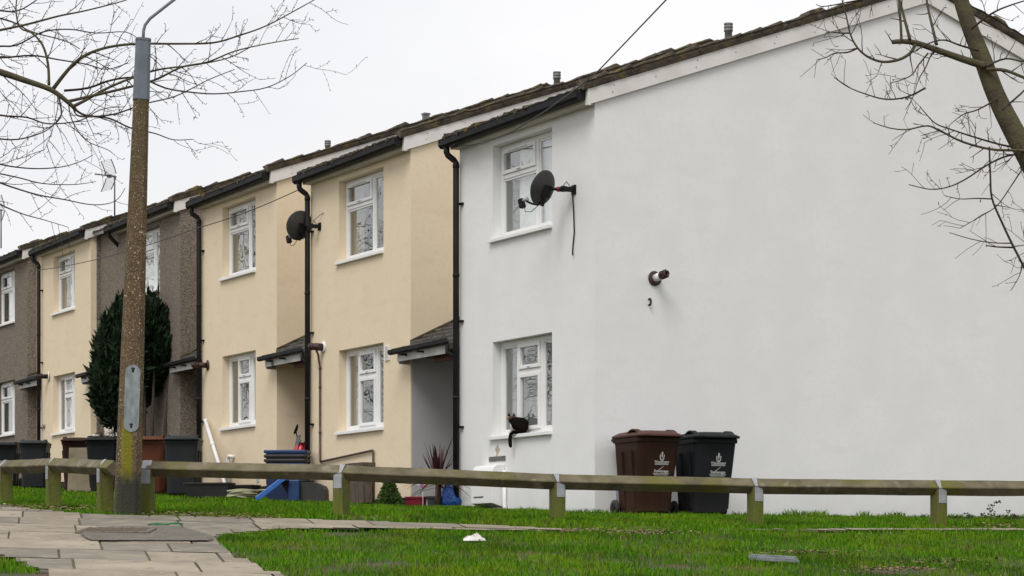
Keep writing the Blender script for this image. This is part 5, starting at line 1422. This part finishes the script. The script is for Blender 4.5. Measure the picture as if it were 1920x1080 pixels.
# ------------------------------------------------------------------ bare trees
M_BARK = mat('mossy_bark', (.060, .048, .031), .95, (.085, .076, .036), 7, 6, bump=.6, bscale=30)
M_TWIG = mat('twig_bark', (.030, .022, .019), .9, (.045, .030, .022), 9)
class Tree:
    def __init__(s, seed): s.r = random.Random(seed); s.big = MB(); s.tw = MB(); s.big.smooth = True; s.n = 0; s.fork = .30; s.thin = .0022
    def branch(s, pts, r0, r1, big):
        n = len(pts); rad = [r0 + (r1 - r0) * (k / (n - 1)) ** .8 for k in range(n)]
        (s.big if big else s.tw).tube(pts, rad, 7 if big else 4, cap=big)
    def smooth_pts(s, P_, sub=4):
        out = []
        for k in range(len(P_) - 1):
            p0, p1, p2, p3 = P_[max(k - 1, 0)], P_[k], P_[k + 1], P_[min(k + 2, len(P_) - 1)]
            for j in range(sub):
                t = j / sub; out.append(.5 * ((2 * p1) + (p2 - p0) * t + (2 * p0 - 5 * p1 + 4 * p2 - p3) * t * t + (3 * p1 - p0 - 3 * p2 + p3) * t ** 3))
        out.append(P_[-1]); return out
    def twig(s, p, d, L_, r0, lvl, curl, spur):
        n = max(4, int(L_ / .07)); pts = [p.copy()]; d = d.normalized(); step = L_ / n; ds = [d.copy()]
        for k in range(n):
            d = (d + Vector((s.r.gauss(0, .10), s.r.gauss(0, .10), s.r.gauss(0, .10) + curl))).normalized()
            p = p + d * step; pts.append(p.copy()); ds.append(d.copy())
        s.branch(pts, r0, max(s.thin, r0 * .35), False); s.n += 1
        for k in range(1, n + 1):
            if spur and s.r.random() < spur:      # bud or short spur
                a = ds[k].orthogonal().normalized(); a.rotate(Matrix.Rotation(s.r.random() * 6.28, 3, ds[k])); a = (a + ds[k] * .5).normalized()
                q = pts[k]; l_ = s.r.uniform(.015, .045); s.tw.tube([q, q + a * l_ * .6, q + a * l_], [.0028, .0042, .0012], 4, cap=False)
            if lvl > 0 and k > 1 and s.r.random() < s.fork:
                a = ds[k].orthogonal().normalized(); a.rotate(Matrix.Rotation(s.r.random() * 6.28, 3, ds[k])); 
                s.twig(pts[k], (ds[k] * .75 + a * s.r.uniform(.5, 1.0)), L_ * s.r.uniform(.3, .65), r0 * .6, lvl - 1, curl, spur)
    def traced(s, P_, r0, r1, big, every, tl, curl, spur, lvl=1, flat=.5):
        pts = s.smooth_pts(P_); s.branch(pts, r0, r1, big)
        acc = 0
        for k in range(1, len(pts)):
            seg = (pts[k] - pts[k - 1]); acc += seg.length
            while acc > every:
                acc -= every
                if s.r.random() < .25: continue
                d = seg.normalized(); a = d.orthogonal().normalized(); a.rotate(Matrix.Rotation(s.r.random() * 6.28, 3, d)); a.y *= flat
                t = k / len(pts); rr = max(.003, min(.008, (r0 + (r1 - r0) * t) * .5))
                s.twig(pts[k], d * s.r.uniform(.4, 1) + a.normalized() * s.r.uniform(.5, 1.1), tl * s.r.uniform(.35, 1.2), rr, lvl, curl, spur)
                if spur and s.r.random() < .0: pass
def px_path(pts, d0, d1):
    n = len(pts); return [at(x, y, d0 + (d1 - d0) * k / (n - 1)) for k, (x, y) in enumerate(pts)]

# left tree: trunk stands out of the frame on the lawn
TD = 28.6
lb_ = loc_px(-420, TD); lt = thing('bare_tree', 'leafless tree reaching in from the upper left with knobbly spreading twigs', 'tree', lb_, 0, 'leafless trees at the sides')
T1 = Tree(5)
trunk = [lb_ + Vector((0, 0, -.2)), at(-415, 700, TD), at(-400, 450, TD), at(-390, 250, TD), at(-405, 60, TD), at(-420, -150, TD)]
T1.big.tube(T1.smooth_pts(trunk), [.2 - .13 * k / 20 for k in range(21)], 10)
limb = px_path([(-392, 260), (-300, 170), (-180, 115), (-80, 112), (0, 135), (45, 150), (95, 168), (128, 192), (142, 206)], TD, TD + .3)
T1.traced(limb, .07, .022, True, .35, .7, .01, .45)
L_BR = [
 ([(100, 166), (120, 140), (140, 118), (165, 101), (205, 88), (258, 82), (330, 82), (400, 80), (450, 66), (500, 48), (560, 16), (592, -2)], .3, .1, 15, 3, 1),
 ([(128, 190), (180, 178), (235, 165), (290, 150), (340, 126), (390, 116), (440, 96), (500, 82), (560, 72)], .3, -.3, 12, 3, 1),
 ([(136, 200), (160, 188), (200, 166), (250, 145), (300, 130), (370, 121), (430, 108), (470, 88)], .2, .5, 13, 3, 1),
 ([(120, 170), (165, 165), (210, 150), (260, 146), (310, 165), (350, 172), (400, 176), (450, 172), (500, 164), (545, 142), (575, 118)], .4, .6, 9, 2.5, 1),
 ([(142, 206), (160, 216), (205, 222), (245, 240), (290, 250), (325, 262), (362, 261)], .3, 0, 9, 2.5, 1),
 ([(138, 204), (150, 218), (210, 215), (270, 195), (330, 180), (390, 150), (440, 130)], .3, -.4, 8, 2.5, 1),
 ([(92, 160), (90, 120), (80, 85), (60, 62), (38, 52), (30, 20), (34, -20)], .3, .3, 11, 4, 1),
 ([(-120, 60), (-40, 62), (40, 48), (110, 30), (160, 20), (230, 2), (260, -10)], 0, .5, 12, 3, 1),
 ([(-140, 90), (-60, 100), (0, 108), (60, 104), (110, 112), (160, 120), (200, 130), (240, 118)], .6, .4, 9, 3, 1),
 ([(-160, 30), (-60, 10), (20, 22), (60, 6), (90, -20)], .5, .5, 9, 3, 1),
 ([(-150, 190), (-60, 200), (0, 216), (50, 220), (90, 232), (150, 226), (190, 205), (235, 200)], .2, .4, 9, 2.5, 1),
 ([(-150, 220), (-50, 250), (20, 262), (70, 252), (100, 235), (120, 205)], .3, .4, 8, 2.5, 1),
 ([(-140, 270), (-50, 290), (0, 308), (60, 316), (115, 313), (150, 303), (175, 290)], .3, .5, 8, 2, 1),
 ([(-140, 300), (-40, 318), (30, 332), (80, 344), (140, 346), (180, 340)], .5, .3, 7, 2, 0),
 ([(-140, 315), (-40, 330), (20, 350), (70, 365), (120, 374), (175, 384), (216, 377), (235, 352)], .4, .4, 8, 2, 0),
 ([(-140, 350), (-40, 365), (10, 388), (45, 402), (85, 413), (128, 426)], .4, .3, 8, 2, 0),
 ([(110, 180), (115, 215), (100, 235), (85, 240), (60, 236)], .2, -.2, 7, 2.5, 1),
 ([(128, 192), (135, 225), (160, 262), (200, 280), (212, 288)], .2, .2, 5, 2, 0),
 ([(-100, 130), (-20, 90), (30, 85), (80, 60), (130, 55), (180, 62), (235, 60), (262, 75)], .5, .6, 8, 2.5, 1),
 ([(-60, 20), (20, 40), (60, 60), (120, 76), (150, 92)], .6, .6, 7, 3, 1),
]
S_ = TD / FPX
for pts, a, b, w0, w1, lv in L_BR:
    P_ = px_path(pts, TD + a, TD + b)
    T1.traced(P_, w0 * .5 * S_ * .54, w1 * .5 * S_ * .56, w0 >= 11, .13, .50, .008, .6, lv)
def finish(T, root, org):
    for mbx, nm, mm in ((T.big, 'trunk', M_BARK), (T.tw, 'crown', M_TWIG)):
        mbx.v = [(a - org.x, b - org.y, c_ - org.z) for a, b, c_ in mbx.v]; mbx.build(nm, mm, root)
finish(T1, lt, lb_)

# right tree: leans in from beyond the right edge
TR = 24.3
rb = loc_px(2150, TR); rt = thing('bare_tree', 'leafless tree leaning in at the upper right across the white gable', 'tree', rb, 0, 'leafless trees at the sides')
T2 = Tree(9); T2.fork = .42; S2 = TR / FPX
main = px_path([(2150, 1010), (2120, 800), (2060, 600), (1990, 430), (1938, 315), (1902, 248), (1868, 180), (1842, 110), (1818, 50), (1796, -20), (1770, -120), (1740, -260)], TR, TR + .2)
main[0].z = g(rb.x, rb.y) - .2
pts = T2.smooth_pts(main); w_ = [66, 60, 54, 48, 43, 40, 36, 34, 31, 28, 22, 14]
T2.big.tube(pts, [np.interp(k / 4, range(12), w_) * .5 * S2 for k in range(len(pts))], 12)
R_BR = [
 ([(1846, 124), (1808, 112), (1765, 97), (1722, 82), (1695, 78), (1673, 79)], 0, -.1, 24, 13, .3, 1, True),
 ([(1716, 84), (1706, 100), (1685, 112), (1655, 116), (1628, 107), (1608, 90), (1595, 66), (1588, 36), (1580, 5), (1574, -20)], -.1, -.2, 11, 3, .14, 1, True),
 ([(1608, 90), (1590, 98), (1565, 100), (1548, 108), (1532, 112)], -.1, -.3, 6, 2, .10, 0, False),
 ([(1594, 62), (1575, 62), (1552, 60), (1545, 70)], -.1, -.3, 5, 2, .10, 0, False),
 ([(1690, 78), (1689, 50), (1686, 10), (1682, -20)], -.1, 0, 9, 6, .3, 0, True),
 ([(1706, 74), (1697, 40), (1688, 5), (1680, -20)], -.1, .1, 10, 6, .3, 0, True),
 ([(1756, 84), (1748, 50), (1740, 15), (1734, -20)], -.1, .1, 10, 6, .3, 1, True),
 ([(1756, 94), (1745, 105), (1736, 126), (1722, 150), (1712, 182), (1698, 206)], 0, -.3, 7, 2, .12, 1, False),
 ([(1740, 100), (1722, 122), (1710, 140), (1690, 150), (1668, 156)], 0, -.4, 6, 2, .10, 1, False),
 ([(1735, 165), (1700, 182), (1660, 186), (1622, 176), (1590, 163), (1564, 145)], .0, -.3, 6, 2.5, .14, 1, False),
 ([(1960, 285), (1905, 282), (1858, 280), (1805, 266), (1762, 245), (1738, 236), (1700, 243), (1668, 240), (1637, 230)], 0, -.4, 10, 2.5, .16, 1, True),
 ([(1935, 282), (1880, 272), (1830, 258), (1790, 245), (1755, 232), (1735, 212), (1725, 200)], .1, -.2, 7, 2.5, .15, 1, False),
 ([(1945, 285), (1890, 292), (1850, 310), (1812, 335), (1780, 350), (1745, 355), (1704, 346)], .1, -.3, 7, 2.5, .16, 1, False),
 ([(1938, 290), (1915, 320), (1895, 350), (1870, 385), (1840, 405), (1800, 428)], .1, -.3, 6, 2, .16, 1, False),
 ([(1855, 275), (1857, 330), (1860, 372), (1880, 420), (1900, 462), (1930, 520)], -.2, -.2, 5, 7, .20, 0, False),
 ([(1860, 373), (1830, 372), (1800, 373), (1771, 367)], -.2, -.4, 4.5, 2, .2, 0, False),
 ([(1898, 456), (1860, 455), (1820, 448), (1780, 436)], -.2, -.4, 4, 2, .2, 0, False),
 ([(1902, 464), (1870, 463), (1848, 460)], -.2, -.3, 6, 3, .3, 0, False),
 ([(1850, 130), (1885, 132), (1930, 148), (1980, 150)], 0, -.3, 12, 7, .2, 1, True),
 ([(1848, 125), (1885, 110), (1925, 115), (1980, 100)], 0, .3, 7, 3, .15, 1, False),
 ([(1835, 95), (1800, 85), (1770, 75), (1740, 82), (1712, 98)], 0, -.4, 7, 3, .14, 1, False),
 ([(1870, 185), (1835, 205), (1805, 215), (1780, 235)], 0, -.4, 6, 2, .14, 1, False),
 ([(1880, 205), (1915, 175), (1940, 150), (1990, 130)], 0, .2, 7, 3, .14, 1, False),
 ([(1820, 55), (1860, 25), (1900, 8), (1960, -10)], 0, -.2, 8, 3, .14, 1, False),
 ([(1990, 560), (1960, 500), (1930, 470), (1920, 440), (1925, 400)], 0, -.2, 6, 3, .15, 1, False),
 ([(1985, 420), (1950, 440), (1925, 480), (1910, 520), (1895, 545)], -.1, -.3, 5, 2, .2, 0, False),
 ([(1765, -90), (1700, -40), (1640, -8), (1590, 4), (1545, 12), (1530, 8)], 0, -.2, 8, 2, .18, 1, False),
]
for pts, a, b, w0, w1, ev, lv, big in R_BR:
    P_ = px_path(pts, TR + a, TR + b)
    T2.traced(P_, w0 * .5 * S2 * .64, w1 * .5 * S2 * .66, big, ev * .55, .30, .02, .10, lv)
finish(T2, rt, rb)

# trees across the green, out of frame: what the window panes mirror
T3 = Tree(17)
def wild_tree(T, base, H_):
    T.big.tube([base, base + Vector((.1, 0, H_ * .35)), base + Vector((0, .2, H_ * .8))], [.24, .19, .06], 8)
    for k in range(46):
        t = T.r.uniform(.18, .85); p = base + Vector((.1 * t, 0, H_ * t)); a = T.r.random() * 6.28; el = T.r.uniform(.2, 1.0)
        d = Vector((math.cos(a) * math.cos(el), math.sin(a) * math.cos(el), math.sin(el))); L_ = H_ * T.r.uniform(.22, .42); pts = [p]
        for j in range(7): d = (d + Vector((T.r.gauss(0, .14), T.r.gauss(0, .14), T.r.gauss(.03, .12)))).normalized(); pts.append(pts[-1] + d * L_ / 7)
        T.branch(pts, .045, .010, False)
        for q in range(1, 8):
            for _ in range(3):
                a2 = d.orthogonal().normalized(); a2.rotate(Matrix.Rotation(T.r.random() * 6.28, 3, d)); e = pts[q]; dd = (d * .7 + a2).normalized(); L2 = T.r.uniform(.6, 1.7); ps = [e]
                for j in range(4): dd = (dd + Vector((T.r.gauss(0, .2), T.r.gauss(0, .2), T.r.gauss(0, .2)))).normalized(); ps.append(ps[-1] + dd * L2 / 4)
                T.branch(ps, .011, .004, False)
for k in range(13):
    u_ = 44 + k * 5.2; v_ = -26 - (k % 3) * 4
    q = uv(u_, v_); wild_tree(T3, Vector((q.x, q.y, g(q.x, q.y) - .2)), (8.0 if k < 5 else 15) + (k * 37 % 5))
o_ = len(T3.big.v); T3.tw.add(T3.big.v, T3.big.f)
tag(T3.tw.build('woodland', mat('far_bark', (.13, .115, .10), .95, (.17, .15, .13), 2)), 'leafless woodland across the green, mirrored in the window panes', 'trees', kind='stuff')
